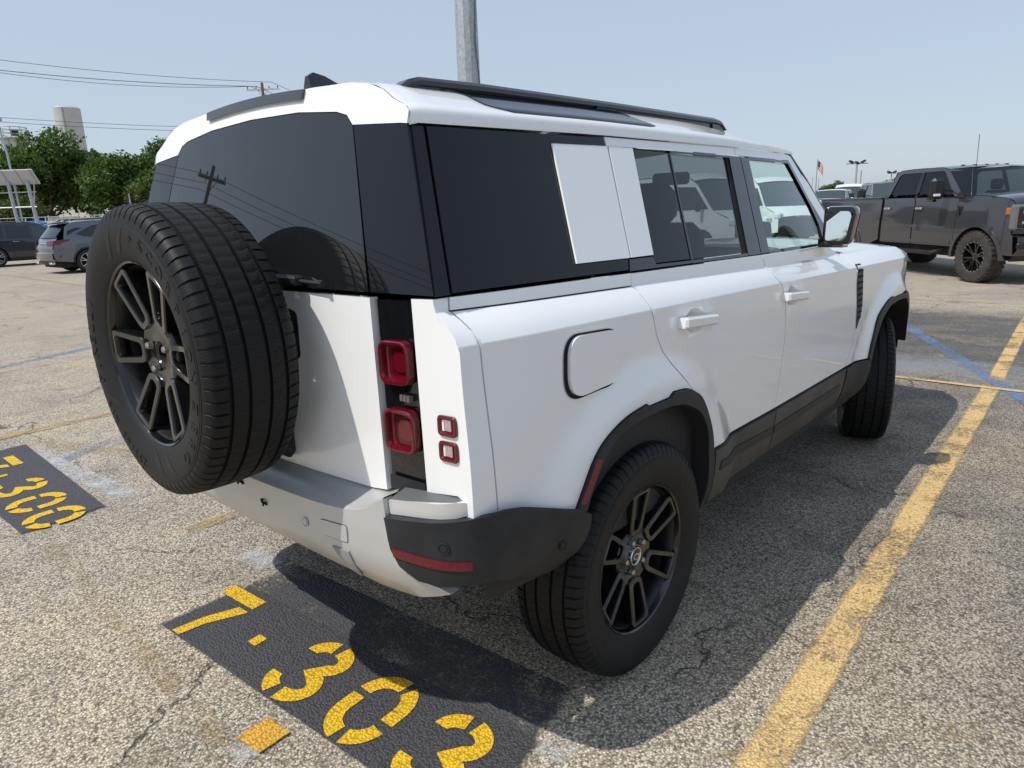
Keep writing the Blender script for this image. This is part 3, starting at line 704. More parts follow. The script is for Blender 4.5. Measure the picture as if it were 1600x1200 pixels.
    MB().sheet(fw_, side_fn(s), 0.045, 0.02, inw, GAP, crease_pts(2.25, 3.6), avoid=near_crease).build('front_wing', M_white, SUV)
    # louvred vent behind the wheel
    vt = [(2.222, 1.208), (2.318, 1.205), (2.332, 1.088), (2.353, 0.970), (2.345, 0.91), (2.290, 0.842), (2.272, 0.84), (2.250, 0.97), (2.216, 1.10)]
    v = MB().sheet(vt, side_fn(s), 0.05, 0.004, inw, 0.004, offs=0.003).build('wing_vent', M_plas, SUV)
    for k in range(9):
        z0 = 0.905+k*0.033; xa = tab([(0.84, 2.285), (0.97, 2.262), (1.10, 2.228), (1.2, 2.232)], z0); xb = tab([(0.84, 2.29), (0.91, 2.335), (0.97, 2.343), (1.09, 2.322), (1.2, 2.31)], z0)
        MB().box(((xa+xb)/2, s*(y_side((xa+xb)/2, z0)+0.004), z0), ((xb-xa)*0.82, 0.006, 0.010), None, Matrix.Rotation(0.4*s, 3, 'X')).build('vent_slat', M_seam, v)
    # wheel arch trims and wells
    for outp, inp, cx in ((ARCH_R_OUT, ARCH_R_IN, 0.0), (ARCH_F_OUT, ARCH_F_IN, 3.022)):
        t_ = MB().sheet(outp+inp[::-1], side_fn(s, 0.010), 0.03, 0.035, inw, 0.001).build('wheel_arch_trim', M_plas, SUV)
        b = MB(); b.loft([[Vector((x, s*(y_side(x, z)+0.004), z)), Vector((x, s*0.86, z+0.004)), Vector((x, s*0.55, z+0.01))] for x, z in inp], False, False)
        b.build('wheel_well', M_well, SUV)
    pl = [(-0.336, 0.870), (-0.310, 0.858), (-0.388, 0.750), (-0.416, 0.757)]
    MB().sheet(fillet(pl, 0.006, 3), side_fn(s, 0.010), 0.04, 0.004, inw, 0, offs=0.004).build('side_reflector', M_redr, SUV)
    # fuel flap on the right side only
    if s < 0:
        ff = fillet([(-0.418, 1.052), (-0.160, 1.060), (-0.152, 1.212), (-0.408, 1.226)], [0.07, 0.07, 0.06, 0.06], 8)
        fl = MB().sheet(ff, side_fn(s), 0.03, 0.010, inw, 0, offs=0.012).build('fuel_flap', M_white, SUV)
        MB().sheet([(x-0.010, z-0.001) for x, z in inset(ff, -0.007)], side_fn(s), 0.03, 0.0, inw, 0, offs=0.0028).build('fuel_recess', M_seam, fl)
    # side glass
    g = MB().sheet([(-0.738, 1.373), (0.030, 1.361), (0.052, 1.40), (0.129, 1.749), (0.131, 1.780), (-0.648, 1.770)], gh_fn(s), 0.08, 0.008, inw, GAP).build('rear_side_glass', M_bglass, SUV)
    MB().sheet([(-0.167, 1.745), (0.126, 1.749), (0.050, 1.396), (-0.234, 1.400)], gh_fn(s), 0.08, 0.006, inw, 0.0015, offs=0.007).build('square_panel', M_white, g)
    MB().sheet([(0.133, 1.749), (0.282, 1.749), (0.195, 1.395), (0.055, 1.396)], gh_fn(s), 0.08, 0.006, inw, 0.0015, offs=0.007).build('square_panel', M_white, rdoor)
    MB().sheet([(0.033, 1.358), (0.452, 1.351), (0.456, 1.362), (0.205, 1.368), (0.200, 1.394), (0.053, 1.395)], gh_fn(s), 0.08, 0.008, inw, 0.001).build('window_trim', M_gloss, rdoor)
    MB().sheet([(0.133, 1.747), (0.279, 1.747), (0.196, 1.397), (0.057, 1.398)], gh_fn(s, -0.004), 0.1, 0.0, inw).build('window_blank', M_seam, rdoor)
    MB().sheet([(0.285, 1.746), (0.545, 1.743), (0.452, 1.366), (0.203, 1.371)], gh_fn(s, -0.003), 0.12, 0.0, inw).build('quarter_light', G_tint, rdoor)
    MB().sheet([(0.543, 1.743), (0.553, 1.743), (0.462, 1.362), (0.450, 1.362)], gh_fn(s), 0.06, 0.01, inw).build('window_divider', M_gloss, rdoor)
    MB().sheet([(0.554, 1.743), (1.052, 1.741), (0.928, 1.356), (0.462, 1.363)], gh_fn(s, -0.010), 0.12, 0.0, inw).build('window_glass', G_tint, rdoor)
    MB().sheet([(0.452, 1.351), (0.930, 1.3435), (0.933, 1.354), (0.455, 1.361)], gh_fn(s), 0.06, 0.02, inw).build('window_trim', M_gloss, rdoor)
    MB().sheet([(0.552, 1.752), (1.062, 1.750), (1.060, 1.741), (0.553, 1.744)], gh_fn(s), 0.06, 0.02, inw).build('window_trim', M_gloss, rdoor)
    MB().sheet([(1.030, 1.742), (1.058, 1.742), (0.936, 1.346), (0.908, 1.348)], gh_fn(s, -0.006), 0.06, 0.012, inw).build('window_seal', M_seam, rdoor)
    MB().sheet([(1.058, 1.750), (1.118, 1.750), (1.170, 1.749), (1.060, 1.341), (0.934, 1.3435)], gh_fn(s), 0.06, 0.02, inw, 0.001).build('pillar_trim', M_gloss, rdoor)
    MB().sheet([(1.175, 1.749), (1.262, 1.748), (1.155, 1.341), (1.066, 1.342)], gh_fn(s), 0.06, 0.02, inw, 0.001).build('pillar_trim', M_gloss, fdoor)
    MB().sheet([(1.262, 1.752), (1.832, 1.750), (1.812, 1.737), (1.259, 1.738)], gh_fn(s), 0.06, 0.02, inw).build('window_trim', M_gloss, fdoor)
    MB().sheet([(1.832, 1.750), (1.95, 1.615), (2.045, 1.500), (2.12, 1.40), (2.15, 1.325), (2.01, 1.326), (2.024, 1.42), (1.992, 1.515), (1.905, 1.620), (1.806, 1.737)], gh_fn(s), 0.05, 0.02, inw).build('window_trim', M_gloss, fdoor)
    MB().sheet([(1.155, 1.337), (2.01, 1.3225), (2.01, 1.334), (1.158, 1.349)], gh_fn(s), 0.06, 0.02, inw).build('window_trim', M_gloss, fdoor)
    MB().sheet([(1.258, 1.740), (1.808, 1.739), (1.908, 1.618), (1.996, 1.512), (2.026, 1.42), (2.014, 1.333), (1.156, 1.347)], gh_fn(s, -0.010), 0.12, 0.0, inw).build('window_glass', G_green, fdoor)
    # white upper frames and front pillar
    MB().sheet([(0.136, 1.782), (0.60, 1.784), (1.133, 1.786), (1.130, 1.752), (0.552, 1.754), (0.282, 1.752), (0.133, 1.752)], gh_fn(s), 0.06, 0.02, inw, 0.001).build('upper_door_frame', M_white, rdoor)
    MB().sheet([(1.137, 1.786), (1.86, 1.783), (1.90, 1.775), (2.062, 1.645), (2.19, 1.474), (2.262, 1.318), (2.152, 1.324), (2.122, 1.40), (2.047, 1.502), (1.952, 1.617), (1.834, 1.752), (1.134, 1.752)], gh_fn(s), 0.05, 0.02, inw, 0.001).build('upper_door_frame', M_white, fdoor)
    MB().tube([(1.90, s*(y_gh(1.9, 1.79)-0.012), 1.792), (2.068, s*(y_gh(2.06, 1.65)-0.014), 1.655), (2.2, s*(y_gh(2.2, 1.48)-0.016), 1.482), (2.275, s*(y_gh(2.27, 1.32)-0.016), 1.32)], 0.013, 6).build('windscreen_trim', M_gloss, SUV)
    # door mirror
    my = s*0.975
    mr = MB()
    rings = []
    for x_, k, dy in ((1.800, 0.86, 0.0), (1.806, 0.98, 0.0), (1.835, 1.03, 0.0), (1.90, 1.0, -0.004), (1.955, 0.86, -0.012), (1.985, 0.5, -0.022)):
        loop = fillet([(-0.066, -0.090), (0.050, -0.096), (0.072, 0.056), (0.060, 0.090), (-0.066, 0.092)], [0.02, 0.03, 0.04, 0.03, 0.03], 4)
        rings.append([Vector((x_+0.30*a, my+s*(a*k+dy), 1.428+b_*k)) for a, b_ in loop])
    mr.loft(rings); mo = mr.build('door_mirror', M_gloss, SUV)
    gl = fillet([(-0.050, -0.070), (0.036, -0.076), (0.054, 0.046), (0.045, 0.068), (-0.050, 0.070)], [0.015, 0.02, 0.03, 0.025, 0.02], 4)
    MB().prism(gl, lambda a, b_: Vector((1.7965+0.30*a+0.055*b_, my+s*a, 1.428+b_)), lambda a, b_: Vector((1.812+0.30*a, my+s*a, 1.428+b_))).build('mirror_glass', M_mir, mo)
    MB().loft([[Vector((x, y_, z)) for x, z in ((1.86, 1.36), (1.96, 1.35), (1.97, 1.315), (1.87, 1.318))] for y_ in (s*0.98, s*0.865)]).build('mirror_arm', M_gloss, mo)
    # inner door lining
    MB().sheet([(-0.70, 0.55), (2.25, 0.45), (2.2, 1.300), (0.5, 1.325), (-0.70, 1.345)], side_fn(s, -0.06), 0.25, 0.0, inw).build('inner_lining', M_int, SUV)
    # tail corner: white panel, black pillar, lights
    yb = lambda z: y_side(-0.790, z)
    pan = [(s*0.805, 1.357), (s*0.812, 0.842), (s*0.80, 0.842)]
    outer = [(s*(yb(z)-0.002), z) for z in [0.840, 0.95, 1.10, 1.20, 1.235, 1.262, 1.285, 1.31, 1.334, 1.366]]
    pp = [(s*0.802, 1.364), (s*0.812, 0.874), (s*0.918, 0.888), (s*0.936, 0.880), (s*0.941, 0.860), (s*0.942, 0.840)]+outer
    b = MB().sheet(pp, rear_fn(), 0.05, 0.02, (1, 0, 0), 0.0, step=0.03)
    sidep = [(-0.792, 0.840), (-0.708, 0.820), (-0.7295, 1.256), (-0.733, 1.290), (-0.749, 1.335), (-0.746, 1.366), (-0.792, 1.366)]
    b.sheet(sidep, side_fn(s), 0.03, 0.012, inw, 0.0, [(x, z_crease(x)+d) for x in (-0.78, -0.76, -0.74) for d in (-0.01, -0.003, 0.003, 0.01)]+[(x, z_strip_low(x)+d) for x in (-0.78, -0.76) for d in (-0.008, -0.003, 0.003, 0.008)])
    b.build('rear_corner_panel', M_white, SUV)
    b = MB().sheet([(s*0.656, 1.371), (s*0.62, 1.47), (s*0.512, 1.792), (s*0.700, 1.778), (s*(y_gh(-0.69, 1.775)-0.004), 1.775)]+[(s*(y_gh(0, z)-0.004), z) for z in (1.7, 1.6, 1.5, 1.371)], rear_fn(), 0.06, 0.012, (1, 0, 0), GAP)
    b.sheet([(-0.789, 1.371), (-0.742, 1.371), (-0.653, 1.771), (-0.692, 1.771)], gh_fn(s, -0.002), 0.06, 0.01, inw, 0.0012)
    b.build('rear_pillar_trim', M_bglass, SUV)
    MB().sheet([(-0.775, 1.372), (-0.70, 1.372), (-0.62, 1.775), (-0.685, 1.775)], gh_fn(s, -0.012), 0.1, 0.0, inw).build('pillar_backing', M_seam, SUV)
    # tail lamp column
    colp = [(s*0.662, 1.357), (s*0.800, 1.362), (s*0.809, 0.856), (s*0.668, 0.848)]
    tl = MB().sheet(colp, rear_fn(-0.012), 0.08, 0.01, (1, 0, 0), 0.002).build('tail_lamp_column', M_gloss, SUV)
    for z0, z1, ya, ybb in ((1.140, 1.256), (0.962, 1.082)) and ((1.143, 1.256, 0.677, 0.790), (0.964, 1.080, 0.677, 0.795)):
        sq = fillet([(s*ya, z0), (s*ybb, z0+0.006), (s*ybb, z1+0.004), (s*ya, z1)], 0.031, 7)
        b = MB(); xo = x_rear(0.73, 1.1)
        o_ = inset(sq, 0.0); i_ = inset(sq, 0.010); i2 = inset(sq, 0.020)
        rings = [[Vector((xo+0.010, a, c)) for a, c in o_], [Vector((xo-0.010, a, c)) for a, c in o_], [Vector((xo-0.014, a, c)) for a, c in inset(sq, 0.003)], [Vector((xo-0.0135, a, c)) for a, c in inset(sq, 0.0085)], [Vector((xo+0.004, a, c)) for a, c in inset(sq, 0.015)], [Vector((xo+0.006, a, c)) for a, c in i2]]
        b.loft(rings, True, False, M_red)
        n = len(i2); b.add([Vector((xo+0.006, a, c)) for a, c in i2], [tuple(range(n))], None, M_redd)
        lo = b.build('tail_lamp', None, tl)
        MB().prism(fillet([(s*(ya+0.045), z0+0.036), (s*(ybb-0.022), z0+0.034), (s*(ybb-0.022), z1-0.022), (s*(ya+0.045), z1-0.028)], 0.02, 4), lambda a, c: Vector((xo+0.001, a, c)), lambda a, c: Vector((xo+0.007, a, c))).build('lamp_lens', M_red, tl)
    for k in range(3): MB().box((x_rear(0.73, 1.1)+0.006, s*(0.742+0.013*k), 1.112), (0.014, 0.010, 0.016), None).build('reversing_lens', mat('smoked_clear', (0.16, 0.14, 0.14), 0.15, coat=0.5), tl)
    MB().sheet([(s*0.672, 0.895), (s*0.805, 0.895), (s*0.807, 0.860), (s*0.671, 0.852)], rear_fn(-0.004), 0.08, 0.003, (1, 0, 0), 0.002, offs=0.003).build('column_foot', M_plas, tl)
    for zc_ in (1.064, 0.999):
        sq = fillet([(s*0.866, zc_-0.028), (s*0.931, zc_-0.024), (s*0.931, zc_+0.028), (s*0.866, zc_+0.025)], 0.014, 5)
        xo = x_rear(0.90, 1.0); b = MB()
        b.loft([[Vector((xo+0.004, a, c)) for a, c in sq], [Vector((xo-0.005, a, c)) for a, c in sq], [Vector((xo-0.007, a, c)) for a, c in inset(sq, 0.002)], [Vector((xo-0.0065, a, c)) for a, c in inset(sq, 0.008)], [Vector((xo-0.001, a, c)) for a, c in inset(sq, 0.013)]], True, False, M_red)
        q = inset(sq, 0.013); b.add([Vector((xo-0.001, a, c)) for a, c in q], [tuple(range(len(q)))], None, M_red)
        il = b.build('indicator_lamp', None, SUV)
        for k in range(5): MB().box((xo-0.003, s*(0.8895+0.0052*k), zc_+0.002), (0.004, 0.0046, 0.028), None, None, 0.001).build('lamp_flute', M_clear, il)

# ---- tailgate, rear glass, roof
TG = [(-0.654, 1.362), (-0.660, 0.842), (-0.60, 0.834), (-0.3, 0.824), (0, 0.820), (0.3, 0.824), (0.60, 0.834), (0.660, 0.842), (0.654, 1.362)]
tailgate = MB().sheet(TG, rear_fn(), 0.07, 0.025, (1, 0, 0), GAP).build('tailgate', M_white, SUV)
GT = [(0.515, 1.788), (0.487, 1.815), (0.44, 1.828), (0.26, 1.846), (0.0, 1.853), (-0.26, 1.846), (-0.44, 1.828), (-0.487, 1.815), (-0.515, 1.788)]
rglass = MB().sheet([(0.650, 1.370)]+GT+[(-0.650, 1.370)], rear_fn(), 0.09, 0.01, (1, 0, 0), GAP).build('tailgate_glass', M_tglass, tailgate)
# wiper
b = MB(); xw = x_rear(0.3, 1.40)-0.022
b.box((xw-0.004, -0.30, 1.394), (0.035, 0.17, 0.026), None, None, 0.006); b.tube([(xw, -0.24, 1.396), (xw, -0.480, 1.390)], 0.006, 6)
b.tube([(xw, -0.478, 1.390), (xw, -0.492, 1.3897)], 0.009, 8)
b.box((xw+0.012, -0.255, 1.378), (0.03, 0.045, 0.03), None, None, 0.006)
b.build('rear_wiper', M_plas, tailgate)
# roof skin
ZG = [(-0.75, 1.771), (0.133, 1.785), (1.135, 1.789), (1.93, 1.786), (2.1, 1.76)]
DROP = [(0.8, 0.0), (1.0, 0.003), (1.18, 0.011), (1.38, 0.022), (1.60, 0.040), (1.81, 0.060), (1.93, 0.077), (2.0, 0.088)]
SEC = [(0.7, 0.0), (0.7, 0.0)]
def roof_sec(x):
    """half section of the roof, gutter to centre"""
    zg = tab(ZG, x); yg = y_gh(x, zg)+0.006; d = tab(DROP, x)
    pts = [(yg, zg), (yg+0.001, zg+0.010), (yg-0.001, zg+0.030), (yg-0.012, zg+0.043), (yg-0.030, zg+0.052), (yg-0.062, zg+0.067), (yg-0.105, zg+0.094), (yg-0.135, zg+0.107), (yg-0.165, zg+0.115), (yg-0.23, zg+0.124), (yg-0.40, zg+0.134), (yg-0.55, zg+0.139), (0.0, zg+0.142)]
    return [(y, z-d*clamp((z-zg-0.02)/0.05)) for y, z in pts]
xs = [0, 0.03, 0.10, 0.22, 0.40]+[0.40+0.15*k for k in range(1, 11)]+[2.00, 2.08, 2.16, 2.24, 2.32, 2.40, 2.48, 2.56, 2.605]
rings = []
for k, u in enumerate(xs):
    ring = []
    half = None
    base = -0.66+u
    hs = roof_sec(max(-0.66, base))
    full = [(y, z) for y, z in hs]+[(-y, z) for y, z in hs[-2::-1]]
    for y, z in full:
        x0 = x_rear(y, z)-0.004
        fr = 1.915+0.075*(1-(abs(y)/0.75)**2)
        x = x0+(fr-x0)*u/2.605
        zz = z-(0.006 if k == 0 else 0)
        ring.append(Vector((x, y, zz)))
    rings.append(ring)
b = MB(); b.loft(rings, False, False); roof = b.build('roof', M_white, SUV, angle=50)
# white band above the tailgate glass
band = GT[::-1]+[(0.700, 1.7745), (0.722, 1.7715), (0.724, 1.80), (0.712, 1.813), (0.66, 1.836), (0.62, 1.862), (0.56, 1.884), (0.49, 1.895), (0.32, 1.904), (0.0, 1.909), (-0.32, 1.904), (-0.49, 1.895), (-0.56, 1.884), (-0.62, 1.862), (-0.66, 1.836), (-0.712, 1.813), (-0.724, 1.80), (-0.722, 1.7715), (-0.700, 1.7745)]
MB().sheet(band, rear_fn(0.002), 0.06, 0.02, (1, 0, 0), 0.0, step=0.04).build('tailgate_spoiler', M_white, SUV)
bl = [(y, 1.8855-0.030*(y/0.5)**2) for y in [0.28-0.04*k for k in range(15)]]+[(y, 1.911-0.030*(y/0.5)**2) for y in [-0.285+0.0407*k for k in range(15)]]
MB().sheet(bl, rear_fn(0.002), 0.05, 0.012, (1, 0, 0), 0.0, offs=0.010).build('high_brake_lamp', mat('brake_lamp_smoked', (0.035, 0.037, 0.042), 0.12, coat=0.5), SUV)
MB().box((-0.40, 0, 1.762), (0.02, 1.2, 0.02)).build('roof_crossmember', M_int, SUV)
# headliner
b = MB(); b.loft([[Vector((x, y, 1.775+0.06*(1-(y/0.66)**2))) for y in (-0.66, -0.4, 0, 0.4, 0.66)] for x in (-0.62, 1.85)], False, False); b.build('headliner', M_headl, SUV)
# aerial
b = MB(); prof = [(0.0, 0.030, 0.0), (0.012, 0.027, 0.058), (0.05, 0.026, 0.052), (0.11, 0.020, 0.034), (0.165, 0.004, 0.004)]
for x, w_, h_ in prof: pass
b.loft([[Vector((-0.60+x, -0.165-w_, 1.908)), Vector((-0.60+x, -0.165-w_*0.25, 1.908+h_+0.006)), Vector((-0.60+x, -0.165+w_*0.25, 1.908+h_+0.006)), Vector((-0.60+x, -0.165+w_, 1.908))] for x, w_, h_ in [(0.0, 0.030, 0.050), (0.02, 0.029, 0.062), (0.06, 0.027, 0.056), (0.11, 0.021, 0.038), (0.17, 0.006, 0.004)]])
b.build('roof_aerial', M_rail, SUV)
# roof rails and the small roof lights beside them
for s in (-1, 1):
    b = MB(); y0 = 0.575
    pth = [(-0.605, 1.884, 0.008), (-0.575, 1.903, 0.014), (-0.540, 1.912, 0.016), (-0.30, 1.919, 0.016), (0.4, 1.925, 0.016), (1.20, 1.927, 0.016), (1.262, 1.922, 0.014), (1.31, 1.893, 0.008)]
    b.loft([[Vector((x, s*(y0-0.026), z-h_-0.008)), Vector((x, s*(y0-0.022), z-0.004)), Vector((x, s*(y0+0.016), z-0.002)), Vector((x, s*(y0+0.028), z-0.012)), Vector((x, s*(y0+0.030), z-h_-0.008))] for x, z, h_ in pth])
    b.loft([[Vector((x, s*(y0-0.016), 1.84)), Vector((x, s*(y0-0.016), z-0.015)), Vector((x, s*(y0+0.014), z-0.015)), Vector((x, s*(y0+0.018), 1.84))] for x, z, h_ in pth[1:-1]])
    for xa, xb in ((-0.57, -0.47), (0.28, 0.40), (1.18, 1.295)):
        b.loft([[Vector((x, s*(y0-0.022), 1.865)), Vector((x, s*(y0-0.020), 1.900)), Vector((x, s*(y0+0.022), 1.900)), Vector((x, s*(y0+0.026), 1.86))] for x in (xa, xb)])
    b.build('roof_rail', M_rail, SUV)
    al = spline([(-0.46, 0.02), (-0.40, 0.075), (-0.365, 0.125), (-0.30, 0.158)], 4)+[(0.46, 0.158)]+spline([(0.50, 0.15), (0.485, 0.12), (0.43, 0.088), (0.36, 0.02)], 4)
    def al_fn(x, t, s=s):
        zg = tab(ZG, x); yg = y_gh(x, zg)+0.006; d_ = tab(DROP, x)
        # t: distance outwards from the rail line along the roof's cant
        yy = yg-(0.178-t); S = [(yg-0.23, zg+0.124), (yg-0.165, zg+0.115), (yg-0.135, zg+0.107), (yg-0.105, zg+0.094), (yg-0.062, zg+0.067), (yg-0.030, zg+0.052), (yg-0.012, zg+0.043), (yg, zg)]
        return (x, s*yy, tab(S, yy)-d_)
    MB().sheet(al, al_fn, 0.05, 0.004, (0, 0, -1), 0.0, offs=0.004, eps=0.025).build('roof_side_window', mat('roof_window', (0.010, 0.014, 0.024), 0.03, spec=0.8), SUV)

# ---- rear bumper: swept round the tail on a plan curve
PLAN = spline([(-0.905, 0.0), (-0.902, 0.40), (-0.892, 0.64), (-0.878, 0.77), (-0.862, 0.86), (-0.842, 0.920), (-0.803, 0.966), (-0.755, 0.985), (-0.70, 0.992), (-0.60, 0.999), (-0.45, 1.012), (-0.36, 1.016)], 8)
PU = [0.0]
for a, b_ in zip(PLAN, PLAN[1:]): PU.append(PU[-1]+math.hypot(b_[0]-a[0], b_[1]-a[1]))
def plan_at(u):
    u = clamp(u, 0, PU[-1]-1e-6)
    for i in range(len(PU)-1):
        if u <= PU[i+1]:
            t = (u-PU[i])/(PU[i+1]-PU[i]); a, b_ = PLAN[i], PLAN[i+1]
            p = (a[0]+(b_[0]-a[0])*t, a[1]+(b_[1]-a[1])*t)
            j0, j1 = max(0, i-1), min(len(PLAN)-1, i+2); d = (PLAN[j1][0]-PLAN[j0][0], PLAN[j1][1]-PLAN[j0][1]); l = math.hypot(*d)
            return p, (-d[1]/l, d[0]/l)
def u_of_y(y):
    for i in range(len(PLAN)-1):
        if PLAN[i+1][1] >= y: return PU[i]+(PU[i+1]-PU[i])*(y-PLAN[i][1])/(PLAN[i+1][1]-PLAN[i][1]+1e-9)
    return PU[-1]
def u_of_x(x):
    for i in range(len(PLAN)-1):
        if PLAN[i+1][0] >= x: return PU[i]+(PU[i+1]-PU[i])*(x-PLAN[i][0])/(PLAN[i+1][0]-PLAN[i][0]+1e-9)
    return PU[-1]
BPROF = [(0.50, -0.16), (0.54, -0.095), (0.57, -0.055), (0.60, -0.028), (0.64, -0.010), (0.69, 0.0), (0.76, 0.0), (0.80, -0.004), (0.84, -0.006), (0.92, -0.006)]
def bump_fn(off=0.0, sgn=None):
    def f(u, z):
        s = sgn if sgn is not None else (-1 if u >= 0 else 1)
        uu = abs(u)
        p, n = plan_at(uu); k = tab(BPROF, z)+off
        return (p[0]+n[0]*k, (-p[1]-n[1]*k)*(1 if u >= 0 else -1), z)
    return f
def bfn(off):
    def f(u, z):
        p, n = plan_at(abs(u)); k = tab(BPROF, z)+off; sg = -1 if u >= 0 else 1
        return (p[0]+n[0]*k, sg*(p[1]+n[1]*k), z)
    return f
def btop(u): return tab([(0, 0.772), (0.45, 0.786), (0.60, 0.800), (0.66, 0.815), (0.70, 0.840), (0.735, 0.862)], abs(u))
sil_r = [(u, btop(u)) for u in [0.0, 0.2, 0.4, 0.5, 0.58, 0.62, 0.66, 0.69, 0.715, 0.735]]+[(0.742, 0.80), (0.760, 0.735), (0.785, 0.692), (0.838, 0.664), (0.90, 0.655), (0.93, 0.640), (0.80, 0.590), (0.5, 0.553), (0.0, 0.542)]
sil = sil_r[:-1]+[(0.25, 0.530), (0.0, 0.530), (-0.25, 0.530)]+[(-u, z) for u, z in sil_r[:-1][::-1]]
sil = [(-u, z) for u, z in sil_r[1:10][::-1]]+sil_r[:10]+sil_r[10:18]+[(0.0, 0.530)]+[(-u, z) for u, z in sil_r[10:18][::-1]]
bumper = MB().sheet(sil, bfn(0.0), 0.045, 0.03, (1, 0, 0), 0.0, step=0.04).build('rear_bumper', M_silver, SUV)
# ledge on top of the bumper
b = MB(); ring_o, ring_i = [], []
us = [-0.735+1.47*k/40 for k in range(41)]
for u in us:
    z = btop(u); p = Vector(bfn(0.0)(u, z)); f_ = sstep(0.735, 0.56, abs(u))
    ring_o.append(p)
    yy = clamp(p.y, -0.69, 0.69)
    ring_i.append(Vector((x_rear(yy, 0.83)+0.03, yy, 0.826+0.02*abs(yy))))
b.loft([ring_o, [a.lerp(c, 0.06)+Vector((0, 0, 0.004)) for a, c in zip(ring_o, ring_i)], [a.lerp(c, 0.5)+Vector((0, 0, 0.004)) for a, c in zip(ring_o, ring_i)], ring_i], False, False)
b.build('bumper_step', M_silver, bumper)
for s in (-1, 1):
    blk = [(0.744, 0.818), (0.80, 0.824), (0.955, 0.842), (1.005, 0.846), (1.06, 0.843), (1.12, 0.830), (1.25, 0.782), (1.36, 0.742), (u_of_x(-0.435), 0.735), (u_of_x(-0.405), 0.716), (u_of_x(-0.410), 0.665), (u_of_x(-0.435), 0.605), (u_of_x(-0.47), 0.590), (u_of_x(-0.60), 0.610), (u_of_x(-0.70), 0.645), (1.05, 0.668), (0.98, 0.675), (0.925, 0.668), (0.845, 0.668), (0.790, 0.696), (0.763, 0.736)]
    blk = [(-s*u, z) for u, z in blk]
    corner = MB().sheet(blk, bfn(0.010), 0.035, 0.03, (1, 0, 0), 0.0).build('bumper_corner', M_plas, SUV)
    bar = [(0.742, 0.858), (0.80, 0.865), (0.955, 0.881), (0.985, 0.880), (0.992, 0.868), (0.988, 0.846), (0.955, 0.840), (0.80, 0.825), (0.742, 0.818)]
    MB().sheet(fillet([(-s*u, z) for u, z in bar], 0.006, 2), bfn(-0.024), 0.03, 0.04, (1, 0, 0), 0.0, offs=0.010).build('bumper_step_bar', M_brightsilver, corner)
    b = MB(); tops = [(0.742, 0.858), (0.80, 0.865), (0.955, 0.881), (0.988, 0.876)]
    A = [Vector(bfn(-0.016)(-s*u, z)) for u, z in tops]; Bq = [Vector((a.x+0.08, a.y*0.985, a.z+0.012)) for a in A]
    b.loft([A, Bq], False, False); b.build('bar_top', mat('step_pad_grey', (0.11, 0.115, 0.12), 0.5), corner)
    rf = [(0.772, 0.744), (0.985, 0.738), (0.985, 0.716), (0.776, 0.721)]
    rz = MB().sheet([(-s*u, z) for u, z in rf], bfn(0.010), 0.03, 0.006, (1, 0, 0), 0.0, offs=0.004).build('rear_reflector', M_redr, corner)
    for u, z in ((0.925, 0.775), (u_of_x(-0.50), 0.668)):
        p = Vector(bfn(0.010)(-s*u, z)); q = Vector(bfn(0.03)(-s*u, z)); nn = (q-p).normalized()
        fr = Matrix.Translation(p+nn*0.001) @ Vector((0, 1, 0)).rotation_difference(nn).to_matrix().to_4x4()
        MB().lathe([(0.0, 0.003), (0.009, 0.003), (0.0095, 0.001), (0.012, 0.001), (0.0125, 0.003), (0.0145, 0.003), (0.015, 0.0)], 20, None, False, fr).build('parking_sensor', M_plas, corner)
for s in (-1, 1):
    p = Vector(bfn(0.0)(-s*0.394, 0.712)); nn = Vector((-1, 0, 0)); fr = Matrix.Translation(p+nn*0.001) @ Vector((0, 1, 0)).rotation_difference(nn).to_matrix().to_4x4()
    MB().lathe([(0.0, 0.003), (0.009, 0.003), (0.0095, 0.0005), (0.012, 0.0005), (0.0125, 0.003), (0.0145, 0.003), (0.015, 0.0)], 20, None, False, fr).build('parking_sensor', M_silver, bumper)
    tw = fillet([(-s*u, z) for u, z in ((0.472, 0.742), (0.590, 0.752), (0.588, 0.704), (0.482, 0.698))], 0.008, 3)
    MB().sheet(tw, bfn(0.0), 0.04, 0.003, (1, 0, 0), 0.0, offs=0.0022).build('tow_eye_cover', M_silver, bumper)
    MB().sheet(inset(tw, -0.0022), bfn(0.0), 0.04, 0.0, (1, 0, 0), 0.0, offs=0.0008).build('cover_seam', mat('seam_grey', (0.12, 0.12, 0.12), 0.8), bumper)
    rc = [(0.512, 0.672), (0.586, 0.676), (0.600, 0.600), (0.580, 0.585)]
    MB().sheet([(-s*u, z) for u, z in rc], bfn(0.0), 0.03, 0.004, (1, 0, 0), 0.0, offs=0.004).build('bumper_recess', mat('bumper_recess_grey', (0.30, 0.29, 0.27), 0.6), bumper)  # recess drawn as a flat sheet, its shade put in as darker grey
# dark wiring bits that show under the spare wheel
for yy, zz, w_ in ((-0.02, 0.752, 0.05), (-0.17, 0.715, 0.022)):
    b = MB(); p = Vector(bfn(0.003)(-yy, zz)); b.tube([p+Vector((0.0, 0.5*w_, 0.006)), p+Vector((-0.004, 0, 0)), p+Vector((0.0, -0.5*w_, -0.002)), p+Vector((0.002, -0.62*w_, -0.008))], 0.004, 6); b.tube([p+Vector((-0.003, -0.1*w_, 0)), p+Vector((-0.004, -0.15*w_, -0.012))], 0.003, 6)
    b.build('plate_lamp_wire', M_seam, bumper)
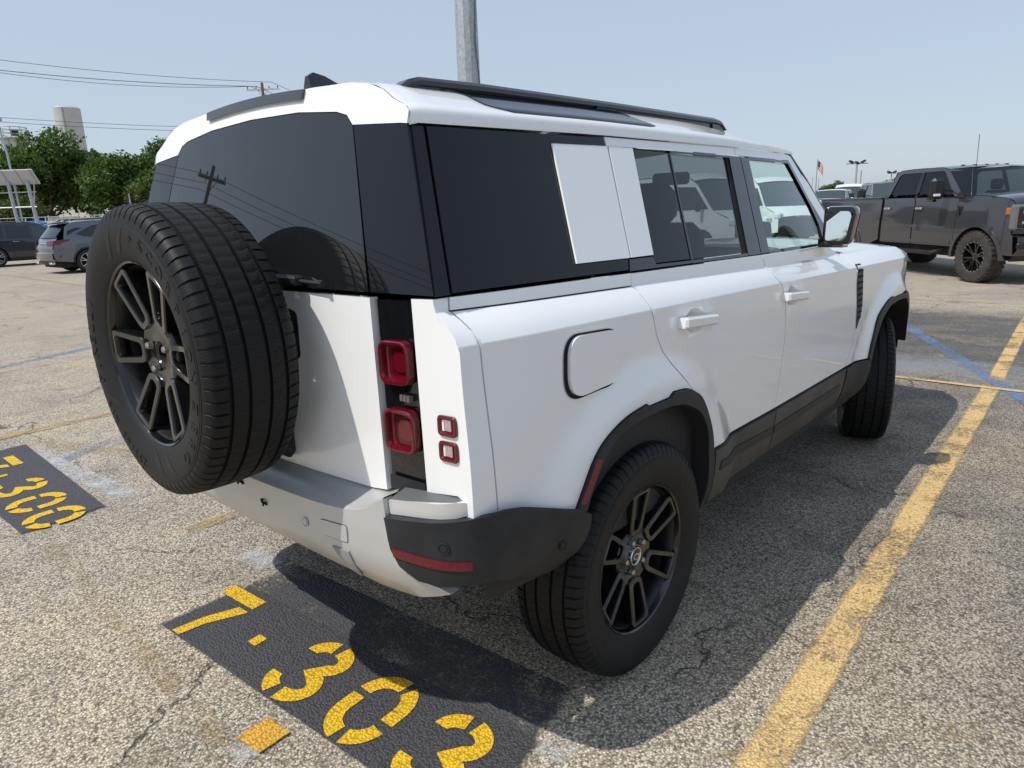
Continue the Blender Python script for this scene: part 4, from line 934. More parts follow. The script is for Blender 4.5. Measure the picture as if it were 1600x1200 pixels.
# ---- inner black shell so seams and gaps read dark, floor and underbody
b = MB()
for s in (-1, 1):
    b.sheet([(-0.74, 0.80), (-0.44, 0.76), (-0.30, 0.93), (0.0, 1.0), (0.28, 0.98), (0.46, 0.70), (2.2, 0.66), (2.27, 0.84), (2.6, 0.98), (3.0, 1.0), (3.5, 0.98), (3.62, 1.1), (3.3, 1.18), (2.3, 1.22), (2.1, 1.25), (-0.72, 1.30)], side_fn(s, -0.032), 0.12, 0.0, (0, -s, 0))
b.build('inner_shell', M_seam, SUV)
MB().box((-0.755, 0, 1.1), (0.02, 1.75, 0.5)).build('tail_inner_panel', M_seam, SUV)
b = MB(); b.box((1.45, 0, 0.46), (2.0, 1.6, 0.16)); b.box((-0.45, 0, 0.60), (0.62, 1.3, 0.16)); b.box((3.1, 0, 0.5), (0.9, 1.0, 0.2)); b.box((0.1, 0, 0.72), (0.9, 1.05, 0.1))
b.build('floor_pan', M_under, SUV)
b = MB(); b.tube([(0, -0.78, 0.40), (0, 0.78, 0.40)], 0.05, 10); b.box((0, 0.02, 0.40), (0.26, 0.28, 0.24), None, None, 0.06)
for s in (-1, 1): b.tube([(0.02, s*0.62, 0.40), (0.42, s*0.55, 0.46)], 0.035, 8); b.tube([(-0.04, s*0.55, 0.42), (-0.06, s*0.52, 0.78)], 0.05, 10)
b.build('rear_axle', M_under, SUV)
b = MB(); b.tube([(3.022, -0.76, 0.40), (3.022, 0.76, 0.40)], 0.04, 8)
for s in (-1, 1): b.tube([(3.03, s*0.60, 0.40), (3.05, s*0.55, 0.85)], 0.05, 8)
b.build('front_axle', M_under, SUV)
b = MB(); b.tube([(-0.30, -0.60, 0.50), (-0.55, -0.60, 0.50), (-0.66, -0.60, 0.485)], [0.06, 0.062, 0.045], 14); b.box((-0.42, 0.0, 0.50), (0.26, 0.95, 0.17), None, None, 0.05); b.build('exhaust_silencer', M_exh, SUV)
MB().box((-0.33, -0.70, 0.52), (0.05, 0.07, 0.16), None, None, 0.01).build('tow_bracket', M_exh, SUV)
# ---- bonnet, windscreen, nose (turned away from the camera)
def hood_z(x, y): return 1.262+0.055*(1-(y/0.88)**2)-0.05*clamp((x-2.9)/0.85)**2-0.02*clamp((x-2.2)/1.5)
hd = [(2.30, -0.868), (2.9, -0.872), (3.3, -0.868), (3.62, -0.80), (3.76, -0.60), (3.80, 0), (3.76, 0.60), (3.62, 0.80), (3.3, 0.868), (2.9, 0.872), (2.30, 0.868), (2.34, 0.5), (2.36, 0), (2.34, -0.5)]
MB().sheet(hd, lambda x, y: (x, y, hood_z(x, y)), 0.10, 0.03, (0, 0, -1)).build('bonnet', M_white, SUV)
for s in (-1, 1):   # rounded shoulder between bonnet and wing
    rr = []
    for x in (2.226, 2.4, 2.7, 3.0, 3.3, 3.5, 3.62):
        y1 = y_side(x, 1.20); y0 = min(0.868, y1-0.06); z0 = hood_z(x, y0)-0.002; z1 = tab([(2.2, 1.258), (2.9, 1.25), (3.3, 1.222), (3.62, 1.13)], x)
        y2 = y_side(x, z1)
        rr.append([Vector((x, s*y0, z0)), Vector((x, s*(y0*0.6+y2*0.4), z0*0.75+z1*0.25+0.004)), Vector((x, s*(y0*0.2+y2*0.8), z0*0.4+z1*0.6+0.004)), Vector((x, s*y2, z1))])
    b = MB(); b.loft(rr, False, False); b.build('wing_top', M_white, SUV, angle=60)
b = MB(); rr = []
for k in range(9):
    y = -0.80+0.2*k; xb = 2.36-0.10*(y/0.8)**2; xt = 1.99-0.085*(y/0.75)**2; yt = y*0.86
    rr.append([Vector((xt, yt, 1.845-0.055*(abs(yt)/0.69)**2)), Vector(((xt*0.5+xb*0.5)+0.012, (y+yt)/2, 1.575)), Vector((xb, y, 1.30))])
b.loft(rr, False, False); b.build('windscreen', G_win, SUV)
b = MB(); b.loft([[Vector((x, y, z)) for x, z in ((3.60, 1.19), (3.80, 1.16), (3.86, 0.95), (3.86, 0.62), (3.78, 0.48), (3.60, 0.45))] for y in (-0.80, -0.5, 0.5, 0.80)]); b.build('front_bumper', M_plas, SUV)
for s in (-1, 1):
    MB().box((3.80, s*0.66, 1.02), (0.12, 0.26, 0.16), None, None, 0.03).build('headlamp', M_clear, SUV)
    b = MB(); b.loft([[Vector((x, s*y, z)) for x, y in ((3.50, 0.93), (3.62, 0.90), (3.72, 0.84), (3.80, 0.74))] for z in (0.50, 0.75, 1.0, 1.15)], False, False); b.build('nose_corner', M_plas, SUV)
# ---- cabin
def seat(x, y, w=0.5, hr=True):
    o = empty('seat', (x, y, 0.55), 0, SUV)
    b = MB(); b.box((0.10, 0, 0.22), (0.50, w, 0.16), None, None, 0.05); b.build('seat_cushion', M_seat, o)
    b = MB(); b.box((-0.20, 0, 0.60), (0.14, w, 0.66), None, Matrix.Rotation(-0.20, 3, 'Y'), 0.05); b.build('seat_back', M_seat, o)
    n_ = 1 if w < 0.7 else 3
    for k in range(n_):
        yy = 0 if n_ == 1 else (k-1)*0.42
        b = MB(); b.box((-0.285, yy, 1.01), (0.10, 0.27, 0.19), None, Matrix.Rotation(-0.15, 3, 'Y'), 0.045); b.tube([(-0.27, yy-0.05, 0.86), (-0.28, yy-0.05, 0.95)], 0.008, 6); b.tube([(-0.27, yy+0.05, 0.86), (-0.28, yy+0.05, 0.95)], 0.008, 6); b.build('headrest', M_seat, o)
    return o
seat(1.30, -0.38); seat(1.30, 0.38); seat(0.38, 0.0, 1.30)
b = MB(); b.loft([[Vector((x, y, z)) for x, z in ((2.30, 0.75), (2.30, 1.26), (2.02, 1.285), (1.93, 1.24), (1.95, 1.05), (2.05, 0.75))] for y in (-0.80, 0.80)]); b.build('dashboard', M_int, SUV)
b = MB(); b.tube([(1.76-0.07*math.sin(t), 0.38+0.185*math.cos(t), 1.155+0.175*math.sin(t)) for t in [2*math.pi*k/24 for k in range(25)]], 0.016, 8); b.box((1.80, 0.38, 1.14), (0.06, 0.16, 0.12), None, None, 0.02); b.tube([(1.80, 0.38, 1.14), (2.0, 0.38, 1.1)], 0.03, 8)
b.tube([(1.77, 0.21, 1.15), (1.77, 0.55, 1.15)], 0.014, 6); b.build('steering_wheel', M_int, SUV)
MB().box((1.9, 0.0, 1.70), (0.03, 0.24, 0.07), None, None, 0.015).build('rear_view_mirror', M_int, SUV)
MB().box((-0.30, 0, 1.05), (0.75, 1.5, 0.03)).build('parcel_cover', M_int, SUV)

# ================================================================== wheels
PITCH = 74
def tyre_mesh(name, flat):
    hp = [(-0.1275, 0.372), (-0.122, 0.386), (-0.114, 0.3965), (-0.104, 0.4005), (-0.092, 0.4030), (-0.0815, 0.4042), (-0.0805, 0.3965), (-0.0715, 0.3965), (-0.0705, 0.4050), (-0.053, 0.4060), (-0.0340, 0.4066), (-0.0330, 0.398), (-0.0245, 0.398), (-0.0235, 0.4070), (0.0, 0.4072)]
    tread = hp+[(-h, r) for h, r in hp[-2::-1]]
    side = [(-0.107, 0.2565), (-0.112, 0.262), (-0.117, 0.272), (-0.1235, 0.290), (-0.130, 0.312), (-0.1335, 0.335), (-0.1325, 0.352), (-0.1315, 0.3525), (-0.1312, 0.358), (-0.1298, 0.3585)]
    prof = side+tread+[(-h, r) for h, r in side[::-1]]
    ns, nt_ = len(side), len(tread)
    V, F, mi = [], [], []
    fr = ((0.0, 0), (0.80, 0), (0.835, 1), (0.965, 1))
    n = len(prof); steps = PITCH*4
    for k in range(PITCH):
        for q, (f_, g_) in enumerate(fr):
            for j, (h, r) in enumerate(prof):
                ph = (k+f_)/PITCH*2*math.pi
                tr = ns <= j < ns+nt_
                rr = r
                if tr:
                    ah = abs(h)
                    if ah > 0.0705: # slanted shoulder slots
                        ph += 0.010*(1 if h > 0 else -1)*(ah-0.0705)/0.05
                        if g_ and ah > 0.0812: rr = r-0.0055 if ah > 0.083 else r-0.003
                    elif ah < 0.0706 and ah > 0.0345:
                        ph += 0.022*(ah-0.053)/0.018
                        if g_ and r > 0.401: rr = r-0.0010
                    elif ah < 0.0241:
                        ph += 0.5*2*math.pi/PITCH
                        if g_ and r > 0.401: rr = r-0.0005
                x, z = rr*math.cos(ph), rr*math.sin(ph); hh = h
                if flat and z < -0.3965:
                    z = -0.3965
                if flat and z < -0.30 and not tr:
                    hh = h*(1+0.035*sstep(-0.30, -0.39, z))
                V.append((x, hh, z))
    for i in range(steps):
        a, c = i*n, ((i+1) % steps)*n
        for j in range(n-1):
            F.append((a+j, a+j+1, c+j+1, c+j)); mi.append(0 if ns <= j < ns+nt_-1 else 1)
    me = bpy.data.meshes.new(name); me.from_pydata(V, [], F); me.materials.append(M_tread); me.materials.append(M_side)
    me.polygons.foreach_set('material_index', mi); me.polygons.foreach_set('use_smooth', [True]*len(F)); me.set_sharp_from_angle(angle=math.radians(32)); me.update()
    return me
def spoke_mb(M_wface=M_wface):
    b = MB()
    o = fillet([(0.082, -0.037), (0.247, -0.052), (0.247, 0.052), (0.082, 0.037)], [0.030, 0.016, 0.016, 0.030], 6)
    i_ = fillet([(0.101, -0.0185), (0.234, -0.0330), (0.234, 0.0330), (0.101, 0.0185)], [0.016, 0.010, 0.010, 0.016], 6)
    def H(r): return -0.1055+0.024*clamp((0.240-r)/0.15)
    o2 = inset(o, 0.0022); i2 = inset(i_, -0.0022)
    n = len(o)
    rings = [[Vector((p[0], H(p[0])+0.050, p[1])) for p in o], [Vector((p[0], H(p[0])+0.004, p[1])) for p in o]]
    b.loft(rings, True, False, M_wheel)
    b.loft([[Vector((p[0], H(p[0])+0.004, p[1])) for p in o], [Vector((p[0], H(p[0]), p[1])) for p in o2]], True, False, M_wheel)
    b.loft([[Vector((p[0], H(p[0]), p[1])) for p in o2], [Vector((p[0], H(p[0]), p[1])) for p in i2]], True, False, M_wface)
    b.loft([[Vector((p[0], H(p[0]), p[1])) for p in i2], [Vector((p[0], H(p[0])+0.004, p[1])) for p in i_], [Vector((p[0], H(p[0])+0.042, p[1])) for p in i_]], True, False, M_wheel)
    return b
def letter_mesh(ch, size, m_):
    c = bpy.data.curves.new('glyph', 'FONT'); c.body = ch; c.size = size; c.align_x = 'CENTER'; c.extrude = 0.0006; c.resolution_u = 3
    o = bpy.data.objects.new('glyph', c); COL.objects.link(o)
    dg = bpy.context.evaluated_depsgraph_get(); me = o.evaluated_get(dg).to_mesh()
    V = [v.co.copy() for v in me.vertices]; F = [tuple(p.vertices) for p in me.polygons]
    o.evaluated_get(dg).to_mesh_clear(); bpy.data.objects.remove(o); bpy.data.curves.remove(c)
    return V, F
GLY = {}
def arc_text(par, txt, a0, a1, r, size, bold=1.0, hface=-0.1335, slope=0.0):
    """letters round the sidewall; angles clockwise from the top as seen from outside"""
    for k, ch in enumerate(txt):
        if ch == ' ': continue
        if (ch, size) not in GLY: GLY[(ch, size)] = letter_mesh(ch, size, None)
        V, F = GLY[(ch, size)]
        a = math.radians(a0+(a1-a0)*(k/(len(txt)-1) if len(txt) > 1 else 0.5))
        out = []
        for v in V:
            rr = r+v.y; aa = a+v.x*bold/r
            # outside view looks along +Y; clockwise on screen with +X to the right
            out.append(Vector((rr*math.sin(aa), hface-0.0009-v.z*0.8+abs(rr-0.335)*0.07*(1 if rr < 0.335 else 0.25), rr*math.cos(aa))))
        b = MB(); b.add(out, F, None, M_letter); b.build('letter', None, par)
def make_wheel(name, parent, loc, rz, spoke0, flat=True, cap=True, brake=True, text=False, ry=0.0):
    b = MB()
    b.lathe([(0.2475, -0.092), (0.252, -0.1085), (0.2575, -0.112), (0.2605, -0.108), (0.2605, -0.100), (0.262, -0.09)], 72, M_wheel)
    b.lathe([(0.246, -0.092), (0.240, -0.085), (0.236, -0.055), (0.228, -0.02), (0.222, 0.02), (0.226, 0.075), (0.245, 0.092), (0.257, 0.110), (0.2605, 0.108)], 72, M_barrel)
    b.lathe([(0.030 if not cap else 0.0, -0.064), (0.034, -0.070), (0.052, -0.066), (0.078, -0.070), (0.100, -0.074), (0.106, -0.066), (0.106, -0.035), (0.09, -0.02), (0.03, 0.0)], 48, M_wheel)
    w = b.build(name, None, parent, angle=40)
    w.location = loc; w.rotation_euler = (0, 0, rz)
    t = bpy.data.objects.new('tyre', TYRE[0 if flat else 1]); link(t, w)
    for k in range(6):
        a = math.radians(spoke0+60*k)
        o = bpy.data.objects.new('spoke', SPOKES[0 if flat else 1]); link(o, w); o.rotation_euler = (0, -a, 0)
    for k in range(5):
        if not cap and k in (1, 4): continue
        a = math.radians(spoke0+18+72*k)
        o = bpy.data.objects.new('lug_nut', NUT); link(o, w); o.location = (0.057*math.cos(a), -0.069, 0.057*math.sin(a))
    if cap:
        c = MB(); c.lathe([(0.0, -0.0815), (0.026, -0.081), (0.0275, -0.080)], 32, M_gloss); c.lathe([(0.0275, -0.080), (0.029, -0.0825), (0.032, -0.0825), (0.034, -0.078), (0.035, -0.066)], 32, M_chrome)
        for rr, m_ in ((1.0, M_chrome), (0.72, mat('cap_green', (0.03, 0.06, 0.045), 0.3))):
            ov = [(0.0175*rr*math.cos(t_), 0.0105*rr*math.sin(t_)) for t_ in [2*math.pi*i/20 for i in range(20)]]
            hh = -0.0832 if rr == 1.0 else -0.0838
            c.prism(ov, lambda a, q: Vector((a*0.95+q*0.5, hh, q-a*0.25)), lambda a, q: Vector((a*0.95+q*0.5, -0.081, q-a*0.25)), m_)
        c.build('centre_cap', None, w)
    else:
        c = MB(); c.lathe([(0.0, -0.03), (0.022, -0.03), (0.024, -0.066), (0.030, -0.067)], 24); c.build('hub_bore', M_seam, w)
    if brake:
        c = MB(); c.lathe([(0.05, 0.0), (0.165, 0.0), (0.168, 0.004), (0.168, 0.022), (0.165, 0.026), (0.05, 0.026)], 48, M_disc); c.lathe([(0.0, 0.05), (0.19, 0.05), (0.215, 0.06), (0.22, 0.10)], 40, M_under); c.build('brake_disc', None, w)
    if text:
        arc_text(w, 'SCORPION', 24, 92, 0.3120, 0.047, 1.05); arc_text(w, 'ZERO', 106, 138, 0.3120, 0.047, 1.05)
        arc_text(w, 'PIRELLI', 252, 293, 0.316, 0.052, 1.1)
        arc_text(w, '255/65 R19', 194, 238, 0.322, 0.036, 1.1)
        arc_text(w, 'P', 14, 14, 0.314, 0.03)
        # the darker swept blades printed on the sidewall
        for a0, dirn in ((338, 1), (352, 1), (170, -1), (184, -1), (232, 1)):
            pts = []
            for k in range(9):
                t_ = k/8; aa = math.radians(a0+dirn*t_*15); rr = 0.2795+0.068*t_; pts.append((aa, rr, 0.0105*math.sin(math.pi*min(1, 0.25+t_*0.75))*1.3))
            V = []; Fq = []
            for aa, rr, wd in pts:
                for sg in (-1, 1):
                    a2 = aa+sg*wd/rr; V.append(Vector((rr*math.sin(a2), tab([(0.272, -0.117), (0.290, -0.1235), (0.312, -0.130), (0.335, -0.1335), (0.352, -0.1325)], rr)-0.0008, rr*math.cos(a2))))
            for k in range(8): Fq.append((2*k, 2*k+1, 2*k+3, 2*k+2))
            c = MB(); c.add(V, Fq, None, M_letter); c.build('sidewall_blade', None, w)
    return w
TYRE = (tyre_mesh('tyre_on_ground', True), tyre_mesh('tyre_spare', False))
SPOKES = []
for _m in (M_wface, mat('wheel_face_clean', (0.016, 0.016, 0.017), 0.22, coat=0.5, var=0.2, vscale=20)):
    _s = spoke_mb(_m).build('spoke_master', None); SPOKES.append(_s.data); bpy.data.objects.remove(_s)
_b = MB(); _b.lathe([(0.0, -0.018), (0.007, -0.018), (0.0105, -0.014), (0.0115, 0.0)], 6); _n = _b.build('nut_master', M_nut, angle=20); NUT = _n.data; bpy.data.objects.remove(_n)
make_wheel('rear_wheel', SUV, (0, -0.862, 0.3965), 0, 90)
make_wheel('rear_wheel', SUV, (0, 0.862, 0.3965), math.pi, 75)
make_wheel('front_wheel', SUV, (3.022, -0.855, 0.3965), 0.35, 50)
make_wheel('front_wheel', SUV, (3.022, 0.855, 0.3965), math.pi+0.33, 20)
spare = make_wheel('spare_wheel', SUV, (-1.029, -0.075, 1.206), -math.pi/2, 0, flat=False, cap=False, brake=False, text=True)
spare['label'] = 'spare wheel with black rim hung on the tailgate'
b = MB(); b.tube([(-0.80, -0.075, 1.206), (-0.99, -0.075, 1.206)], [0.13, 0.10], 20); b.box((-0.83, -0.075, 1.1), (0.05, 0.34, 0.5), None, None, 0.02); b.build('spare_carrier', M_plas, tailgate)
b = MB(); b.sheet(fillet([(-0.265, 1.315), (-0.325, 1.30), (-0.32, 1.17), (-0.265, 1.15)], 0.02, 4), rear_fn(0.003), 0.05, 0.004, (1, 0, 0)); b.build('tailgate_grip', M_seam, tailgate)
# ================================================================== other vehicles
M_gunmetal = mat('gunmetal_paint', (0.060, 0.059, 0.068), 0.26, metal=0.55, coat=1.0)
M_greypaint = mat('grey_metallic_paint', (0.13, 0.14, 0.165), 0.28, metal=0.5, coat=1.0)
M_slate = mat('slate_paint', (0.035, 0.040, 0.050), 0.26, metal=0.4, coat=1.0)
M_brown = mat('brown_grey_paint', (0.10, 0.085, 0.080), 0.3, metal=0.4, coat=1.0)
M_white2 = mat('fleet_white_paint', (0.78, 0.79, 0.79), 0.3, coat=0.8)
M_carglass = mat('car_glass', (0.012, 0.016, 0.018), 0.02, spec=0.8)
M_screen = mat('car_windscreen', (0.035, 0.050, 0.055), 0.03, spec=0.9)
M_btrim = mat('black_trim', (0.012, 0.012, 0.013), 0.45)
M_alloy = mat('alloy_silver', (0.55, 0.55, 0.56), 0.25, metal=0.9)
M_amber = mat('amber_lens', (0.38, 0.11, 0.01), 0.15, coat=1.0)
M_lamp = mat('headlamp_clear', (0.70, 0.72, 0.74), 0.1, coat=1.0)
M_mud = mat('dusty_tyre', (0.042, 0.036, 0.031), 0.9, var=0.3, vscale=12)
M_sticker = mat('sticker_paper', (0.75, 0.74, 0.70), 0.7)
def simple_wheel(name, parent, loc, side, R_, w_, rim, rmat, nsp=5, tmat=None, double=True, studs=0):
    """side: -1 faces -y, +1 faces +y"""
    e = empty(name, loc, 0 if side < 0 else math.pi, parent)
    h = w_/2
    b = MB(); b.lathe([(rim-0.005, -h*0.80), (rim+0.01, -h*0.92), (rim+(R_-rim)*0.5, -h*1.03), (R_*0.945, -h*0.95), (R_*0.985, -h*0.80), (R_, -h*0.55), (R_, h*0.55), (R_*0.985, h*0.8), (R_*0.945, h*0.95), (rim, h*0.85)], 40); b.build('tyre', tmat or M_rubber, e)
    if tmat is not None:     # lugs of an all-terrain tread
        b = MB()
        for k in range(34):
            a = 2*math.pi*k/34; rot = Matrix.Rotation(-a, 3, 'Y')
            for q in (-1, 1): b.box(rot @ Vector((R_-0.002, q*h*0.62, 0)), (0.018, h*0.62, 0.045), None, rot)
        b.build('tread_lug', tmat, e)['kind'] = 'stuff'
    b = MB(); b.lathe([(rim, -h*0.82), (rim-0.012, -h*0.84), (rim-0.02, -h*0.7), (rim-0.03, 0.0), (rim-0.02, h*0.7)], 40, rmat); b.lathe([(0.0, -h*0.05), (rim-0.03, 0.0)], 32, M_seam); b.lathe([(0, -h*0.66), (0.055, -h*0.66), (0.075, -h*0.58), (0.08, -h*0.1)], 20, rmat)
    b.build('rim', None, e)
    for k in range(nsp):
        for q in ((-1, 1) if double else (0,)):
            a = 2*math.pi*k/nsp+q*0.20*(5/nsp)+0.3; a0 = 2*math.pi*k/nsp+0.3+q*0.05
            p0 = Vector((0.05*math.cos(a0), -h*0.62, 0.05*math.sin(a0))); p1 = Vector(((rim-0.014)*math.cos(a), -h*0.78, (rim-0.014)*math.sin(a)))
            d = (p1-p0).normalized(); sd = Vector((0, 1, 0)).cross(d)*(0.013 if double else 0.028)
            b = MB(); b.loft([[p0-sd, p0+sd, p0+sd+Vector((0, 0.03, 0)), p0-sd+Vector((0, 0.03, 0))], [p1-sd, p1+sd, p1+sd+Vector((0, 0.03, 0)), p1-sd+Vector((0, 0.03, 0))]]); b.build('spoke', rmat, e)
    if studs:
        b = MB()
        for k in range(studs):
            a = 2*math.pi*k/studs; b.box((rim*0.985*math.cos(a), -h*0.86, rim*0.985*math.sin(a)), (0.018, 0.012, 0.018))
        b.build('rim_bolts', M_alloy, e)['kind'] = 'stuff'
    return e
def arch(cx, R_, z0, n=10, flat=0.0):
    """arch cut from front to back going over the wheel (for a bottom edge running front to back)"""
    out = []
    for k in range(n+1):
        a = math.pi*k/n; out.append((cx+R_*math.cos(a), max(z0, R_*0+0.0+R_*math.sin(a)*1.0+flat)))
    return out
class Car:
    """generic vehicle: sides as curved sheets, a spine of skins across, windows, wheels"""
    def __init__(s, name, W, belt, lean, paint):
        s.e = empty(name); s.W = W; s.belt = belt; s.lean = lean; s.paint = paint
        s.nose = None; s.noser = 0.12
        s.x0 = s.x1 = None
    def y(s, x, z):
        w_ = s.W
        if z > s.belt: w_ = w_-0.025-s.lean*(z-s.belt)
        else: w_ = w_-0.035*((z-0.75)/0.6)**2
        if s.x1 is not None:
            if x > s.x1-s.nr: w_ -= s.nd*((x-s.x1+s.nr)/s.nr)**2
            if x < s.x0+s.tr: w_ -= s.td*((s.x0+s.tr-x)/s.tr)**2
        return w_
    def ends(s, x0, x1, nr=0.8, nd=0.16, tr=0.5, td=0.09): s.x0, s.x1, s.nr, s.nd, s.tr, s.td = x0, x1, nr, nd, tr, td
    def panel(s, name, poly, m_=None, off=0.0, res=0.14, thick=0.01, parent=None, sides=(-1, 1), gap=0.0):
        out = []
        for q in sides:
            o = MB().sheet(poly, (lambda q: lambda x, z: (x, q*(s.y(x, z)+off), z))(q), res, thick, (0, -q, 0), gap).build(name, m_ or s.paint, parent or s.e); out.append(o)
        return out
    def skin(s, name, pts, m_=None, crown=0.02, inset_=0.0, n=6, parent=None):
        """pts along the spine (x,z); spans the width"""
        rr = []
        for x, z in pts:
            w_ = s.y(x, z)-inset_
            rr.append([Vector((x+(0 if crown >= 0 else 0), w_*t, z+abs(crown)*(1-t*t))) for t in [-1+2*k/n for k in range(n+1)]])
        b = MB(); b.loft(rr, False, False); return b.build(name, m_ or s.paint, parent or s.e, angle=50)
    def bowed(s, name, pts, m_=None, bow=0.10, inset_=0.0, n=8, parent=None, sgn=1):
        """front or rear face: bulges along x in the middle"""
        rr = []
        for x, z in pts:
            w_ = s.y(x, z)-inset_
            rr.append([Vector((x+sgn*bow*(1-t*t), w_*t, z)) for t in [-1+2*k/n for k in range(n+1)]])
        b = MB(); b.loft(rr, False, False); return b.build(name, m_ or s.paint, parent or s.e, angle=50)
    def under(s, x0, x1, z0=0.28, z1=0.6, w_=0.78):
        MB().box(((x0+x1)/2, 0, (z0+z1)/2), (x1-x0, 2*w_, z1-z0)).build('underbody', M_under, s.e)
    def place(s, x, y, heading, label, cat, group=None, z=0.0):
        s.e.location = (x, y, z); s.e.rotation_euler = (0, 0, math.radians(heading)); tag(s.e, label, cat, group); return s.e

FX = 0.26      # front axle, forward of the body's datum
def pickup(name, paint, lifted=0.0, tyre=0.42, rimr=0.245, rimm=None, tm=None, detail=True, glassm=None):
    """crew-cab pickup; x=0 at the front axle, bed behind"""
    c = Car(name, 1.012, 1.44+lifted, 0.30, paint); c.ends(-5.25, 0.98, 0.55, 0.14, 0.3, 0.04); L = lifted; e = c.e
    def up(P): return [(x, z+L) for x, z in P]
    A = lambda cx, r: [(cx+r*math.cos(math.pi*k/10), 0.40+L*0.5+r*math.sin(math.pi*k/10)*1.03) for k in range(11)]
    wing = up([(-0.29, 0.56), (-0.29, 1.46), (0.10, 1.462), (0.55, 1.445), (0.80, 1.405), (0.90, 1.33), (0.93, 1.20), (0.93, 0.80), (0.86, 0.72)])+A(FX, 0.545)
    c.panel('front_wing', wing, res=0.11, gap=0.004)
    fdr = c.panel('front_door', up([(-0.29, 0.56), (-0.29, 1.44), (-1.50, 1.45), (-1.48, 0.56)]), gap=0.006)
    rdr = c.panel('rear_door', up([(-1.50, 0.56), (-1.52, 1.45), (-2.52, 1.46), (-2.52, 0.56)]), gap=0.006)
    bed = up([(-2.60, 1.46), (-5.22, 1.47), (-5.24, 0.75)])+[(-4.06+FX-0.53*math.cos(math.pi*k/10), 0.40+L*0.5+0.53*math.sin(math.pi*k/10)*1.03) for k in range(11)]+up([(-2.60, 0.60)])
    c.panel('bed_side', bed, res=0.13, gap=0.004)
    # cab upper: pillars and windows
    zb = 1.44
    cab = up([(-0.52, zb), (-1.20, 1.965), (-1.34, 2.01), (-2.25, 2.01), (-2.42, 1.95), (-2.54, zb)])
    # opening frame built from strips
    c.panel('door_frame', up([(-0.16, zb), (-0.84, 1.955), (-1.00, 2.00), (-0.96, 1.925), (-0.90, 1.90), (-0.40, zb+0.01)]))
    c.panel('roof_side', up([(-1.00, 2.00), (-2.25, 2.00), (-2.38, 1.965), (-2.54, zb), (-2.40, zb), (-2.27, 1.87), (-2.20, 1.92), (-2.12, 1.93), (-0.96, 1.93)]))
    c.panel('centre_pillar', up([(-1.45, zb), (-1.50, 1.93), (-1.60, 1.93), (-1.55, zb)]), M_btrim, -0.002)
    gm = glassm or M_carglass
    c.panel('side_window', up([(-0.36, zb+0.0), (-0.86, 1.91), (-0.96, 1.94), (-1.54, 1.94), (-1.49, zb+0.0)]), gm, -0.014, parent=e)
    c.panel('side_window', up([(-1.50, zb+0.0), (-1.55, 1.94), (-2.16, 1.94), (-2.30, 1.88), (-2.43, zb+0.0)]), gm, -0.014, parent=e)
    c.panel('belt_trim', up([(-0.40, zb-0.012), (-0.40, zb+0.012), (-2.42, zb+0.012), (-2.42, zb-0.012)]), M_btrim, 0.004)
    # skins
    c.skin('bonnet', up([(0.905, 1.33), (0.86, 1.375), (0.78, 1.41), (0.55, 1.447), (0.1, 1.466), (-0.30, 1.466)]), crown=0.045, inset_=0.0, n=10)
    c.bowed('windscreen', up([(-0.14, 1.45), (-0.85, 1.965)]), M_screen if gm is M_carglass else G_truck, 0.10, -0.004, sgn=1)
    c.skin('roof', up([(-0.82, 1.955), (-0.92, 1.985), (-1.05, 2.003), (-1.5, 2.012), (-1.9, 2.012), (-2.25, 2.002), (-2.38, 1.965)]), crown=0.035, n=10)
    c.bowed('rear_window', up([(-2.40, 1.98), (-2.535, 1.44)]), M_carglass, 0.0, -0.006)
    c.bowed('cab_back', up([(-2.54, 1.46), (-2.54, 0.60)]), None, 0.0, 0.01)
    c.bowed('bed_front', up([(-2.61, 1.46), (-2.61, 0.60)]), None, 0.0, 0.005)
    c.bowed('tailgate', up([(-5.24, 1.47), (-5.25, 0.75)]), None, 0.02, 0.01, sgn=-1)
    c.skin('bed_floor', up([(-2.61, 0.95), (-5.2, 0.95)]), M_btrim, 0.0, 0.06)
    for q in (-1, 1):
        MB().box((-3.92, q*0.975, 1.468+L), (2.60, 0.075, 0.03), None, None, 0.012).build('bed_rail', paint, e)
        MB().box((-3.92, q*0.935, 1.20+L), (2.60, 0.01, 0.50)).build('bed_inner', M_btrim, e)
        MB().box((-5.23, q*0.93, 1.15+L), (0.06, 0.14, 0.46), None, None, 0.02).build('tail_lamp', M_red, e)
    # nose: grille, lamps, bumper
    c.bowed('nose_panel', up([(0.90, 1.34), (0.945, 1.20), (0.945, 0.82)]), None, 0.06, 0.0)
    MB().box((1.005, 0, 1.10+L), (0.05, 1.30, 0.40), None, None, 0.02).build('grille', M_btrim, e)
    for k in (-1, 0, 1): MB().box((1.035, 0, 1.10+L+k*0.11), (0.02, 1.26, 0.045), None, None, 0.008).build('grille_bar', paint if detail else M_chrome, e)
    for q in (-1, 1):
        h = empty('headlamp', (0, 0, 0), 0, e)
        MB().box((0.935, q*0.80, 1.09+L), (0.14, 0.30, 0.42), None, Matrix.Rotation(-q*0.25, 3, 'Z'), 0.03).build('lamp_housing', mat('lamp_bezel', (0.22, 0.22, 0.23), 0.25, metal=0.6), h)
        MB().box((0.955, q*0.79, 1.09+L), (0.14, 0.235, 0.34), None, Matrix.Rotation(-q*0.25, 3, 'Z'), 0.02).build('lamp_bowl', M_btrim, h)
        for k in (-1, 1): MB().box((0.965, q*0.775, 1.09+L+k*0.085), (0.14, 0.12, 0.07), None, Matrix.Rotation(-q*0.25, 3, 'Z'), 0.02).build('lamp_lens', M_chrome, h)
        MB().box((0.86, q*0.925, 1.19+L), (0.10, 0.040, 0.12), None, Matrix.Rotation(-q*0.25, 3, 'Z'), 0.012).build('side_marker', M_amber, h)
